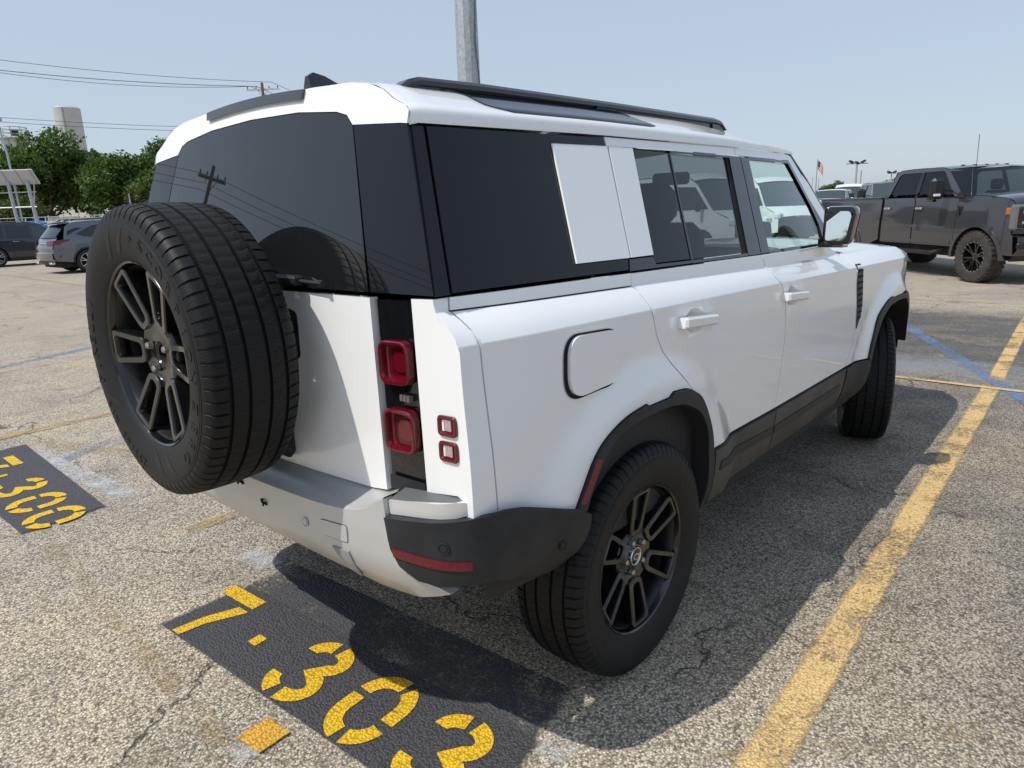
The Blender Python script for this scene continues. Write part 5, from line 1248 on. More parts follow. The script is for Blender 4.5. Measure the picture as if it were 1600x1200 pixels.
    c.bowed('front_bumper', up([(0.93, 0.79), (1.03, 0.77), (1.04, 0.55), (0.98, 0.46)]), paint if detail else M_chrome, 0.06, -0.01)
    c.bowed('front_valance', up([(0.97, 0.46), (0.90, 0.36)]), M_btrim, 0.05, 0.04)
    c.panel('bumper_end', up([(0.80, 0.79), (0.96, 0.80), (0.99, 0.46), (0.82, 0.47)]), paint if detail else M_chrome, 0.012)
    MB().box((1.06, -0.78, 0.63+L), (0.06, 0.20, 0.10), None, None, 0.02).build('fog_lamp', M_btrim, e)
    MB().box((-5.32, 0, 0.68+L), (0.16, 1.9, 0.2), None, None, 0.04).build('rear_bumper', M_chrome, e)
    # arch lips, steps, handles, mirrors
    for cx, r in ((FX, 0.545), (-4.06+FX, 0.53)):
        ou = [(cx+(r+0.055)*math.cos(math.pi*k/14), 0.40+L*0.5+(r+0.055)*math.sin(math.pi*k/14)*1.03) for k in range(15)]
        inn = [(cx+(r-0.012)*math.cos(math.pi*k/14), 0.40+L*0.5+(r-0.012)*math.sin(math.pi*k/14)*1.03) for k in range(15)]
        c.panel('wheel_arch_lip', ou+inn[::-1], paint, 0.018, 0.08, 0.05)
        for q in (-1, 1):
            b = MB(); b.loft([[Vector((x, q*0.98, z)), Vector((x, q*0.5, z+0.01))] for x, z in inn], False, False); b.build('wheel_well', M_well, e)
    for q in (-1, 1):
        b = MB(); b.tube([(-0.75, q*0.86, 0.48+L), (-0.85, q*1.0, 0.42+L), (-2.4, q*1.0, 0.42+L), (-2.5, q*0.86, 0.48+L)], 0.045, 8); b.build('side_step', M_btrim, e)
        for x in (-1.34, -2.36): MB().box((x, q*(c.y(x, 1.2)+0.022), 1.245+L), (0.20, 0.03, 0.045), None, None, 0.012).build('door_handle', M_chrome if detail else paint, e)
        mo = empty('door_mirror', (-0.52, q*1.0, 1.50+L), 0, e)
        MB().box((-0.02, q*0.25, 0.11), (0.17, 0.26, 0.38), None, None, 0.06).build('mirror_shell', M_btrim, mo)
        MB().box((-0.092, q*0.24, 0.12), (0.01, 0.18, 0.24)).build('mirror_glass', M_mir, mo)
        MB().box((0.065, q*0.29, -0.01), (0.03, 0.13, 0.045), None, None, 0.008).build('mirror_lamp', M_lamp, mo)
        b = MB(); b.tube([(0, q*-0.06, -0.02), (0, q*0.16, 0.02)], 0.022, 6); b.tube([(0, q*-0.06, 0.06), (0, q*0.16, 0.08)], 0.018, 6); b.build('mirror_arm', M_btrim, mo)
    for x in (-1.66, -1.6): pass
    c.panel('body_crease', up([(-0.36, 0.885), (-2.50, 0.885), (-2.50, 0.935), (-0.36, 0.935)]), paint, 0.008)
    c.panel('sill_moulding', up([(-0.36, 0.60), (-2.50, 0.60), (-2.50, 0.66), (-0.36, 0.66)]), paint, 0.010)
    c.under(-5.1, 0.85, 0.38+L*0.7, 0.72+L, 0.80)
    b = MB(); b.box((-2.1, 0, 1.0+L), (0.12, 1.5, 0.75), None, None, 0.04); b.build('rear_seat', M_int, e)
    for q in (-1, 1):
        b = MB(); b.box((-1.10, q*0.40, 1.25+L), (0.14, 0.48, 0.60), None, None, 0.05); b.box((-1.13, q*0.40, 1.66+L), (0.10, 0.26, 0.20), None, None, 0.04); b.build('front_seat', M_int, e)
    b = MB(); b.box((-0.42, 0, 1.32+L), (0.4, 1.6, 0.20), None, None, 0.05); b.build('dashboard', M_int, e)
    rm = rimm or M_wheel
    for x in (FX, -4.06+FX):
        for q in (-1, 1): simple_wheel('wheel', e, (x, q*(0.87), tyre), q, tyre, 0.30, rimr, rm, 6, tm, True, 20 if tm else 0)
    return c
def set_at(c, wheel_xy, heading, left_off):
    """place so that the right front wheel stands at wheel_xy"""
    h = Vector((math.cos(math.radians(heading)), math.sin(math.radians(heading)))); l = Vector((-h.y, h.x))
    return Vector(wheel_xy)+l*left_off
t1 = pickup('pickup_truck', M_gunmetal, 0.045, 0.452, 0.262, M_wheel, M_mud, glassm=G_tint)
p = set_at(t1, (12.95, -0.08), 226, 0.87)-Vector((math.cos(math.radians(226)), math.sin(math.radians(226))))*FX
t1.place(p.x, p.y, 226, 'dark grey lifted crew-cab pickup with black wheels at the right edge', 'pickup')
for k in range(5): MB().box((-0.97-0.02*abs(k-2), -0.44+0.22*k, 2.072), (0.08, 0.04, 0.018), None, None, 0.008).build('roof_marker_lamp', M_btrim, t1.e)
MB().tube([(-0.10, -0.85, 1.50), (-0.14, -0.85, 2.55)], 0.005, 5).build('radio_aerial', M_btrim, t1.e)
MB().box((-2.22, 0.0, 2.075), (0.20, 0.16, 0.05), None, None, 0.02).build('roof_antenna', M_gunmetal, t1.e)
MB().box((-0.22, -1.015, 1.25), (0.06, 0.012, 0.16)).build('wing_badge', M_btrim, t1.e)

def crossover(name, paint, kind):
    """x=0 at the rear axle, nose at +x"""
    c = Car(name, 0.945, 1.02, 0.34, paint); c.ends(-0.98, 3.92, 0.9, 0.20, 0.7, 0.13); e = c.e
    A = [(0.43*math.cos(math.pi*k/10), 0.36+0.43*math.sin(math.pi*k/10)) for k in range(11)]
    Af = [(2.79+x, z) for x, z in A]
    body = [(-0.93, 0.42), (-0.98, 0.66), (-0.90, 0.98), (-0.60, 1.10), (0.4, 1.06), (1.2, 1.03), (2.4, 0.99), (3.3, 0.90), (3.80, 0.74), (3.88, 0.40)]
    low = [(3.30, 0.30)]+Af+[(2.3, 0.28)]+[(0.5, 0.28)]+A
    c.panel('body_side', body+low, res=0.11)
    # seams of the doors
    for x in (0.62, 1.58, 2.50): c.panel('door_seam', [(x-0.005, 0.36), (x+0.005, 0.36), (x+0.005, 1.02), (x-0.005, 1.02)], M_seam, 0.002, 0.2, 0.0)
    top = 1.66 if kind == 'rx' else 1.70
    if kind == 'rx':
        c.panel('greenhouse', [(-0.62, 1.10), (-0.50, 1.48), (-0.30, 1.60), (0.6, top), (1.35, top), (1.75, 1.58), (2.45, 1.00), (1.2, 1.03), (0.4, 1.06)], None, -0.004)
        c.panel('side_window', [(1.38, 1.09), (1.34, 1.53), (0.70, 1.545), (0.62, 1.11)], M_carglass, 0.006)
        c.panel('side_window', [(2.22, 1.07), (1.74, 1.50), (1.44, 1.535), (1.46, 1.085)], M_carglass, 0.006)
        c.panel('quarter_light', [(0.55, 1.115), (0.62, 1.545), (0.30, 1.50), (-0.25, 1.25), (0.0, 1.16)], M_carglass, 0.006)
        c.panel('pillar_insert', [(-0.52, 1.20), (-0.30, 1.32), (0.0, 1.43), (-0.20, 1.44), (-0.45, 1.36)], M_btrim, 0.007)
        spine = [(-0.44, 1.52), (-0.25, 1.615), (0.6, 1.68), (1.35, 1.675), (1.78, 1.57)]
        c.bowed('rear_window', [(-0.50, 1.50), (-0.82, 1.14)], M_carglass, 0.10, 0.06, sgn=-1)
        MB().loft([[Vector((x, y, z)) for x, z in ((-0.66, 1.55), (-0.64, 1.575), (-0.30, 1.625), (-0.30, 1.59))] for y in (-0.62, 0, 0.62)]).build('roof_spoiler', paint, e)
    else:
        c.panel('greenhouse', [(-0.86, 1.05), (-0.76, 1.42), (-0.62, 1.63), (0.6, top), (1.35, top), (1.70, 1.62), (2.45, 1.00), (1.2, 1.03), (0.4, 1.06)], None, -0.004)
        c.panel('side_window', [(1.30, 1.09), (1.28, 1.57), (0.52, 1.585), (0.45, 1.11)], M_carglass, 0.006)
        c.panel('side_window', [(2.20, 1.07), (1.68, 1.53), (1.38, 1.57), (1.40, 1.085)], M_screen, 0.006)
        c.panel('quarter_light', [(0.36, 1.115), (0.43, 1.585), (-0.35, 1.56), (-0.60, 1.18)], M_carglass, 0.006)
        spine = [(-0.66, 1.60), (-0.4, 1.68), (0.6, 1.725), (1.35, 1.72), (1.74, 1.62)]
        c.bowed('rear_window', [(-0.66, 1.58), (-0.88, 1.12)], M_carglass, 0.08, 0.06, sgn=-1)
    c.skin('roof', spine, crown=0.03)
    c.bowed('windscreen', [(spine[-1][0]-0.02, spine[-1][1]), (2.48, 1.03)], M_screen, 0.12, 0.04)
    c.skin('bonnet', [(2.40, 1.02), (2.9, 0.99), (3.4, 0.92), (3.75, 0.80)], crown=0.07)
    c.bowed('nose', [(3.72, 0.82), (3.86, 0.70), (3.88, 0.40), (3.80, 0.28)], None, 0.10)
    c.bowed('tailgate', [(-0.78, 1.14), (-0.90, 0.98), (-0.97, 0.82), (-0.93, 0.70)], None, 0.10, 0.0, sgn=-1)
    c.bowed('rear_bumper', [(-0.92, 0.71), (-1.00, 0.66), (-1.00, 0.50), (-0.93, 0.42)], None, 0.10, 0.0, sgn=-1)
    c.bowed('bumper_insert', [(-0.95, 0.43), (-0.92, 0.30)], M_btrim, 0.09, 0.10, sgn=-1)
    c.bowed('number_plate_recess', [(-0.962, 0.93), (-0.985, 0.80)], M_btrim, 0.035, 0.62, sgn=-1)
    c.bowed('chrome_bar', [(-0.925, 0.985), (-0.945, 0.955)], M_chrome, 0.105, 0.30, sgn=-1)
    for q in (-1, 1):
        # wedge tail lamp that wraps round the corner
        b = MB(); rr = []
        for t_ in (0.55, 0.75, 0.88, 1.0):
            w_ = 0.945-0.10; zt_, zb_ = (1.03+0.03*t_, 0.93-0.02*t_)
            rr.append([Vector((-0.905-0.10*(1-t_*t_)+0.0, q*w_*t_*0.97, zt_)), Vector((-0.955-0.10*(1-t_*t_), q*w_*t_*0.985, zb_))])
        rr.append([Vector((-0.66, q*0.905, 1.09)), Vector((-0.70, q*0.925, 0.99))]); rr.append([Vector((-0.44, q*0.922, 1.085)), Vector((-0.46, q*0.925, 1.06))])
        b.loft([[a+Vector((-0.006, q*0.012, 0)), c_+Vector((-0.006, q*0.012, 0))] for a, c_ in rr], False, False); b.build('tail_lamp', M_red, e)
        b = MB(); b.box((-0.99, q*0.62, 0.35), (0.14, 0.22, 0.07), None, None, 0.02); b.build('exhaust_finisher', M_chrome, e)
        MB().box((-0.80, q*0.885, 0.56), (0.03, 0.02, 0.10), None, Matrix.Rotation(0.5, 3, 'Y')).build('reflector', M_redr, e)
        for x in (0.75, 1.72): MB().box((x, q*(c.y(x, 0.93)+0.012), 0.955), (0.19, 0.025, 0.028), None, None, 0.008).build('door_handle', M_chrome if kind != 'rx' else paint, e)
        MB().box((2.02, q*1.02, 1.10), (0.13, 0.20, 0.14), None, None, 0.04).build('door_mirror', paint, e)
        b = MB(); b.tube([(-0.25, q*0.60, 1.655), (-0.15, q*0.61, 1.70), (1.15, q*0.60, 1.735), (1.25, q*0.60, 1.70)], 0.016, 6); b.build('roof_rail', M_btrim if kind == 'rx' else M_alloy, e)
        ouA = [(0.47*math.cos(math.pi*k/12), 0.36+0.47*math.sin(math.pi*k/12)) for k in range(13)]; inA = [(0.42*math.cos(math.pi*k/12), 0.36+0.42*math.sin(math.pi*k/12)) for k in range(13)]
        for cx in (0, 2.79):
            c.panel('arch_trim', [(cx+x, z) for x, z in ouA+inA[::-1]], M_btrim if kind == 'rx' else paint, 0.010, 0.1, 0.04, sides=(q,))
            b = MB(); b.loft([[Vector((cx+x, q*0.92, z)), Vector((cx+x, q*0.5, z))] for x, z in inA], False, False); b.build('wheel_well', M_well, e)
        c.panel('sill_trim', [(0.46, 0.26), (2.34, 0.26), (2.34, 0.36), (0.46, 0.36)], M_btrim, 0.010, 0.2, 0.03, sides=(q,))
        for x in (0, 2.79): simple_wheel('wheel', e, (x, q*0.815, 0.372), q, 0.372, 0.235, 0.262, M_alloy, 5)
    MB().box((-0.20, 0, 1.665), (0.12, 0.03, 0.05), None, None, 0.012).build('roof_aerial', paint, e)
    c.under(-0.8, 3.6, 0.2, 0.5, 0.75)
    return c
rx = crossover('crossover', M_greypaint, 'rx'); rx.place(6.15, 24.45, 1.5, 'silver-grey crossover with red wedge tail lamps, left of the spare wheel', 'crossover')
hl = crossover('crossover', M_slate, 'hl'); hl.place(5.35, 32.2, 1.0, 'dark slate crossover at the left edge, partly behind the silver-grey one', 'crossover')

def van(name):
    c = Car(name, 0.98, 1.25, 0.10, M_white2); c.ends(-3.9, 1.05, 0.8, 0.18, 0.2, 0.03); e = c.e
    A = lambda cx: [(cx+0.44*math.cos(math.pi*k/10), 0.36+0.44*math.sin(math.pi*k/10)) for k in range(11)]
    c.panel('body_side', [(-3.9, 0.45), (-3.9, 2.20), (-3.75, 2.30), (-0.75, 2.30), (-0.30, 2.05), (0.35, 1.30), (0.85, 1.08), (1.02, 0.85), (1.02, 0.42), (0.46, 0.36)]+A(0)+[(-0.46, 0.36), (-2.6, 0.36)]+A(-3.05)+[(-3.5, 0.38)], res=0.16)
    c.panel('side_window', [(0.18, 1.36), (-0.36, 1.98), (-1.05, 2.0), (-1.05, 1.32)], M_carglass, 0.006)
    c.skin('roof', [(-3.9, 2.24), (-3.7, 2.33), (-0.78, 2.33), (-0.42, 2.16)], crown=0.06)
    c.bowed('windscreen', [(-0.42, 2.16), (0.36, 1.30)], M_screen, 0.14, 0.04)
    c.skin('bonnet', [(0.32, 1.32), (0.82, 1.12), (1.0, 0.92)], crown=0.06)
    c.bowed('front_bumper', [(0.99, 0.94), (1.05, 0.70), (1.05, 0.42), (0.95, 0.30)], M_btrim, 0.12)
    c.bowed('rear_doors', [(-3.9, 2.24), (-3.92, 1.2), (-3.9, 0.42)], None, 0.03, sgn=-1)
    for q in (-1, 1):
        MB().box((0.90, q*0.74, 0.98), (0.26, 0.26, 0.22), None, Matrix.Rotation(-q*0.4, 3, 'Z'), 0.05).build('headlamp', M_lamp, e)
        MB().box((-0.05, q*1.12, 1.45), (0.12, 0.18, 0.32), None, None, 0.04).build('door_mirror', M_btrim, e)
        for x in (0, -3.05): simple_wheel('wheel', e, (x, q*0.84, 0.36), q, 0.36, 0.22, 0.21, M_alloy, 5)
    MB().box((0.0, -0.35, 1.66), (0.02, 0.22, 0.16), None, Matrix.Rotation(-0.72, 3, 'Y')).build('windscreen_sticker', M_sticker, e)
    c.under(-3.7, 0.9, 0.22, 0.5, 0.75)
    return c
w1 = pickup('pickup_truck', M_white2, 0.0, 0.40, 0.235, M_alloy, None, False)
w1.place(43.5, 12.2, 185, 'white crew-cab pickup seen beyond the SUV mirror', 'pickup', 'white vehicles parked beyond the SUV')
w2 = pickup('pickup_truck', M_brown, 0.0, 0.40, 0.235, M_alloy, None, False)
w2.place(24.6, 3.75, 208, 'brown-grey pickup facing us behind the bed of the dark grey pickup', 'pickup')
v1 = van('cargo_van'); v1.place(17.9, 7.0, 256, 'white van filling the rear door window of the SUV', 'van', 'white vehicles parked beyond the SUV')
v2 = clone(v1.e); v2.location = (24.4, 7.7, 0); v2.rotation_euler = (0, 0, math.radians(232)); tag(v2, 'farther white van low in the front door window of the SUV', 'van', 'white vehicles parked beyond the SUV')
v3 = clone(v1.e); v3.location = (48.0, 12.3, 0); v3.rotation_euler = (0, 0, math.radians(190)); tag(v3, 'white van roof showing between the white and brown-grey pickups', 'van', 'white vehicles parked beyond the SUV')
# ================================================================== surroundings
import numpy as np
M_galv = mat('galvanised_steel', (0.42, 0.45, 0.46), 0.5, metal=0.55, var=0.16, vscale=16)
M_galvd = mat('dull_galvanised', (0.36, 0.38, 0.39), 0.6, metal=0.4)
M_concrete = mat('concrete', (0.42, 0.40, 0.37), 0.9, var=0.12, vscale=6)
M_wood = mat('weathered_pole_wood', (0.15, 0.115, 0.085), 0.9, var=0.3, vscale=8)
M_palewood = mat('pale_crossarm', (0.52, 0.50, 0.47), 0.8)
M_wire = mat('power_wire', (0.05, 0.055, 0.06), 0.7)
M_tank = mat('tank_steel', (0.50, 0.485, 0.455), 0.5, metal=0.2, var=0.05, vscale=0.5)
M_solar = mat('solar_panel_back', (0.52, 0.51, 0.50), 0.7)
M_solarf = mat('solar_panel_face', (0.02, 0.03, 0.06), 0.1, coat=1.0)
M_pallet = mat('grey_sheet_stack', (0.30, 0.29, 0.27), 0.85, var=0.2, vscale=2)
M_bark = mat('bark', (0.075, 0.055, 0.040), 0.95, bump=0.5, bscale=30)
M_yellow = mat('yellow_sign', (0.70, 0.45, 0.02), 0.6)
M_bluep = mat('blue_tarp', (0.05, 0.20, 0.55), 0.7)
M_flagr = mat('flag_red', (0.45, 0.04, 0.05), 0.8); M_flagw = mat('flag_white', (0.75, 0.75, 0.74), 0.8); M_flagb = mat('flag_blue', (0.04, 0.06, 0.20), 0.8)
def leaf_mat(name, c1, c2, c3):
    m = bpy.data.materials.new(name); t = nodes(m)
    oi = N(t, 'ShaderNodeNewGeometry'); ra = ramp(t, oi.outputs['Random Per Island'], [(0.0, c1), (0.5, c2), (1.0, c3)])
    d = N(t, 'ShaderNodeBsdfPrincipled', i_Roughness=0.55); t.links.new(ra.outputs[0], d.inputs['Base Color']); d.inputs['Specular IOR Level'].default_value = 0.35
    tl = N(t, 'ShaderNodeBsdfTranslucent'); br = mixc(t, 1.0, ra.outputs[0], (1.3, 1.5, 0.7), 'MULTIPLY'); t.links.new(br, tl.inputs['Color'])
    mx = N(t, 'ShaderNodeMixShader'); mx.inputs[0].default_value = 0.30; t.links.new(d.outputs[0], mx.inputs[1]); t.links.new(tl.outputs[0], mx.inputs[2])
    o = N(t, 'ShaderNodeOutputMaterial'); t.links.new(mx.outputs[0], o.inputs[0]); return m
L_green = leaf_mat('leaf_green', (0.044, 0.086, 0.018), (0.076, 0.132, 0.028), (0.120, 0.178, 0.044))
L_olive = leaf_mat('leaf_olive', (0.055, 0.080, 0.022), (0.080, 0.105, 0.030), (0.12, 0.13, 0.04))
L_deep = leaf_mat('leaf_deep', (0.028, 0.058, 0.015), (0.048, 0.088, 0.022), (0.074, 0.120, 0.032))
def crown_mesh(name, seed, rx, rz, lobes, nleaf, leaf, m_, low=0.0):
    """crown: leaf clumps on the surface and inside of many lobes"""
    rng = np.random.default_rng(seed); C = []
    for k in range(lobes):
        u = rng.normal(size=3); u /= np.linalg.norm(u); u[2] = abs(u[2])*0.95-0.25-low*rng.random()
        r = rng.uniform(0.45, 0.86); C.append((u[0]*rx*r, u[1]*rx*r, u[2]*rz*r, rng.uniform(0.22, 0.40)*rx))
    C.append((0, 0, 0, rx*0.55)); C = np.array(C)
    wts = C[:, 3]**2; idx = rng.choice(len(C), nleaf, p=wts/wts.sum())
    d = rng.normal(size=(nleaf, 3)); d /= np.linalg.norm(d, axis=1)[:, None]
    rad = C[idx, 3]*rng.uniform(0.55, 1.08, nleaf)**0.6
    P = C[idx, :3]+d*rad[:, None]*np.array([1, 1, 0.85])
    # gather the leaves into loose tufts round a subset of them
    nt_ = max(1, nleaf//16); own = rng.integers(0, nt_, nleaf); P = P[own]*0.94+P*0.06+rng.normal(size=P.shape)*leaf*1.05
    nrm = d*0.6+rng.normal(size=(nleaf, 3))*0.7; nrm[:, 2] += 0.35; nrm /= np.linalg.norm(nrm, axis=1)[:, None]
    a = np.cross(nrm, rng.normal(size=(nleaf, 3))); a /= np.linalg.norm(a, axis=1)[:, None]; bq = np.cross(nrm, a)
    sz = leaf*rng.uniform(0.6, 1.35, nleaf)[:, None]
    V = np.stack([P-a*sz, P+bq*sz*0.55, P+a*sz, P-bq*sz*0.55], 1).reshape(-1, 3)
    me = bpy.data.meshes.new(name); me.vertices.add(len(V)); me.vertices.foreach_set('co', V.astype(np.float32).ravel())
    me.loops.add(nleaf*4); me.loops.foreach_set('vertex_index', np.arange(nleaf*4, dtype=np.int32))
    me.polygons.add(nleaf); me.polygons.foreach_set('loop_start', np.arange(0, nleaf*4, 4, dtype=np.int32)); 
    me.materials.append(m_); me.update(calc_edges=True); me.validate()
    return me
def tree(pos, crown, h, rx, rz, label, group=None, trunk_r=0.18, rot=0.0, scale=1.0):
    e = empty('tree', pos, rot); tag(e, label, 'tree', group); e.scale = (scale, scale, scale)
    b = MB(); hh = h-rz*0.3
    b.tube([(0, 0, -0.1), (0.03, 0.02, hh*0.3), (0.0, 0.05, hh*0.7), (0.02, 0, hh)], [trunk_r, trunk_r*0.8, trunk_r*0.6, trunk_r*0.3], 8)
    for k in range(6):
        a = k*1.05+0.3; b.tube([(0, 0, hh*(0.45+0.05*k)), (rx*0.3*math.cos(a), rx*0.3*math.sin(a), hh*0.75+0.08*k), (rx*0.62*math.cos(a), rx*0.62*math.sin(a), h+0.15*rz)], [trunk_r*0.5, trunk_r*0.3, trunk_r*0.1], 6)
    b.build('trunk', M_bark, e)
    o = bpy.data.objects.new('crown', crown); link(o, e); o.location = (0, 0, h)
    return e
def at(px, py, depth):
    """world point at a surveyed bearing and a distance from the viewpoint (distant scenery stands at its real range and size)"""
    return CAM+(FW+RT*((px-800)/1076.4)+UP*((600-py)/1076.4))*depth
cr1 = crown_mesh('crown_wide', 1, 4.3, 3.9, 34, 26000, 0.150, L_green, 0.7)
cr2 = crown_mesh('crown_tall', 2, 3.0, 3.2, 28, 17000, 0.135, L_green, 0.7)
cr3 = crown_mesh('crown_olive', 3, 2.6, 2.6, 24, 16000, 0.10, L_olive, 0.9)
cr4 = crown_mesh('crown_deep', 4, 3.4, 3.3, 28, 16000, 0.145, L_deep, 0.7)
TREES = [(0.0, 54, 88, 'big broad dark green tree under the pale silo', cr1, 4.9, 4.3, 3.9, 1.0),
]
def base(px, depth):
    p = at(px, 345, depth); return (p.x, p.y, 0)
tree(base(84, 50), cr1, 5.3, 4.3, 3.9, 'biggest broad green tree, under the tall pale silo at left')
tree(base(205, 49), cr2, 4.6, 3.0, 3.2, 'mid-height green tree right of the biggest one, beside the SUV glass', rot=1.0)
tree(base(22, 53), cr4, 3.7, 3.4, 3.3, 'darker tree at the left edge behind the solar panel mast', rot=0.6)
tree(base(258, 44), cr3, 3.1, 2.6, 2.6, 'small olive-green tree touching the SUV glass at left', trunk_r=0.1)
tree(base(30, 44), cr3, 2.3, 2.6, 2.6, 'low olive bushy tree behind the solar panel frame', trunk_r=0.1, rot=2.0, scale=0.95)
tree(base(155, 58), cr4, 4.8, 3.4, 3.3, 'tree filling the gap between the biggest tree and the mid-height one', rot=2.2)
tree(base(270, 56), cr4, 4.9, 3.4, 3.3, 'tree mostly hidden behind the SUV at left', rot=3.0, scale=1.05)
far_l = ['rounded far tree left of the double-headed lamp post', 'far tree in the middle of the distant row at right', 'far tree just left of the dark grey pickup cab', 'far tree half hidden by the dark grey pickup cab', 'far olive tree at the left end of the distant row', 'low far tree between the lamp posts']
for k, (px, d, sc) in enumerate(((1302, 150, 1.22), (1352, 158, 0.95), (1376, 150, 1.18), (1398, 152, 1.25), (1283, 165, 0.95), (1328, 160, 0.95))):
    p = at(px, 300, d); tree((p.x, p.y, 0), (cr1, cr4, cr2)[k % 3], 4.1, 3.6, 3.6, far_l[k], 'far trees beyond the lot', rot=k*1.3, scale=sc*0.60)
# trees and a pole behind the photographer, seen only as reflections in the tail glass
for k, (x, y, sc) in enumerate(((-21.6, 20.4, 0.97), (-66, 30, 1.2), (-58, 8, 0.9), (-70, 12, 1.2), (-64, -2, 1.0), (-48, -40, 1.3), (-30, -52, 1.2), (-56, -19, 0.75), (-62, -28, 0.7), (-66, -14, 0.6))):
    tree((x, y, 0), (cr4, cr1, cr2)[k % 3], 4.2, 3.5, 3.4, ['single nearer','tallest','small','far','right-hand','nearest dense','nearest loose','left mirror-view','middle mirror-view','right mirror-view'][k]+' tree behind the photographer, mirrored in the SUV glass', 'trees mirrored in the SUV glass', rot=k*0.9, scale=sc)
# utility poles and wires
def utility_pole(pos, h, rz, label, arm=2.4, pale=True):
    e = empty('utility_pole', pos, rz); tag(e, label, 'pole')
    b = MB(); b.tube([(0, 0, -0.1), (0, 0, h)], [0.17, 0.12], 10); b.build('post', M_wood, e)
    b = MB(); b.box((0, 0.08, h-0.55), (arm, 0.11, 0.14)); b.build('crossarm', M_palewood if pale else M_wood, e)
    for x in (-arm*0.46, -arm*0.2, arm*0.2, arm*0.46):
        b = MB(); b.tube([(x, 0.08, h-0.48), (x, 0.08, h-0.36), (x, 0.08, h-0.26)], [0.03, 0.055, 0.03], 8); b.build('insulator', M_btrim, e)
    b = MB(); b.tube([(-0.5, 0.04, h-0.6), (0, 0.02, h-1.2)], 0.025, 5); b.tube([(0.5, 0.04, h-0.6), (0, 0.02, h-1.2)], 0.025, 5); b.build('brace', M_galvd, e)
    return e
def wire(pts, label, r=0.018, sag=0.6):
    P = []
    for a, c in zip(pts, pts[1:]):
        a, c = Vector(a), Vector(c)
        for k in range(13):
            t = k/12; P.append(a.lerp(c, t)-Vector((0, 0, sag*4*t*(1-t))))
    b = MB(); b.tube(P, r, 5); o = b.build('power_line', M_wire); tag(o, label, 'wire', 'overhead power lines'); return o
pp = at(411, 148, 62); hp = pp.z+1.0
utility_pole((pp.x, pp.y, 0), hp, math.radians(-52), 'utility pole with pale crossarm rising above the SUV roof', 3.0)
A0 = at(-60, 86, 52); B0 = at(-60, 103, 52)
wire([A0, Vector((pp.x, pp.y, hp+0.05))+RT*0.9, at(640, 215, 110)], 'upper power line crossing the sky at left', 0.02, 0.3)
wire([B0, Vector((pp.x, pp.y, hp-0.3))+RT*-0.5, at(620, 225, 110)], 'second power line just under the upper one', 0.026, 0.3)
wire([at(-60, 105, 53), Vector((pp.x, pp.y, hp-0.3))+RT*-1.0, at(610, 235, 115)], 'third power line close under the second', 0.02, 0.55)
wire([at(-60, 179, 66), at(420, 200, 80)], 'lower power line crossing behind the silo', 0.022, 0.3)
wire([at(-60, 186, 66), at(420, 206, 80)], 'lowest power line crossing behind the silo', 0.022, 0.3)
wire([at(-60, 246, 60), at(420, 262, 80)], 'thin cable passing in front of the tree crowns', 0.012, 0.2)
utility_pole((-11.2, 28.4, 0), 9.7, 0.9, 'dark utility pole mirrored in the SUV tailgate glass', 2.2, False)
for k, dz in enumerate((0.0, -0.5, -0.9, -2.4)):
    wire([(14, 62+k, 9.6+dz), (-11.2+0.3*k, 28.4, 9.3+dz), (-40, -6-2*k, 8.2+dz)], ['highest', 'second', 'third', 'lowest'][k]+' wire of the mirrored utility pole behind the photographer', 0.011, 0.7)
# silos
def silo(pos, r, h, label, rail):
    e = empty('silo', pos); tag(e, label, 'silo')
    b = MB(); 
    b.tube([(0, 0, 0), (0, 0, h)], r, 32); b.build('tank_shell', M_tank, e)
    b = MB(); b.tube([(0, 0, h), (0, 0, h+0.35*r*0.4), (0, 0, h+0.2*r)], [r*1.01, r*0.8, r*0.2], 32); b.build('tank_roof', M_tank, e)
    b = MB(); b.tube([(-r*0.62, -r*0.82, 0), (-r*0.62, -r*0.82, h)], 0.18, 6); b.build('down_pipe', M_galvd, e)
    if rail:
        for zz in (0.8, 1.6, 2.4):
            b = MB(); b.tube([(r*1.25*math.cos(t), r*1.25*math.sin(t), h+zz) for t in [2*math.pi*k/24 for k in range(25)]], 0.10, 5); b.build('guard_rail', M_galvd, e)
        for k in range(10):
            t = 2*math.pi*k/10; b = MB(); b.tube([(r*1.25*math.cos(t), r*1.25*math.sin(t), h), (r*1.25*math.cos(t), r*1.25*math.sin(t), h+2.4)], 0.10, 5); b.build('rail_post', M_galvd, e)
        b = MB(); b.tube([(0, 0, h-0.3), (0, 0, h)], r*1.3, 24); b.build('platform', M_galvd, e)
        b = MB(); b.box((0.6, 0, h+1.0), (1.4, 1.4, 2.0)); b.build('roof_machinery', M_btrim, e)
    return e
q = at(104, 170, 170); silo((q.x, q.y, 0), 2.95, q.z, 'tall pale cylindrical silo rising above the biggest tree', False)
q = at(20, 216, 170); silo((q.x, q.y, 0), 2.6, q.z, 'shorter silo with a railing on top at the left edge', True)
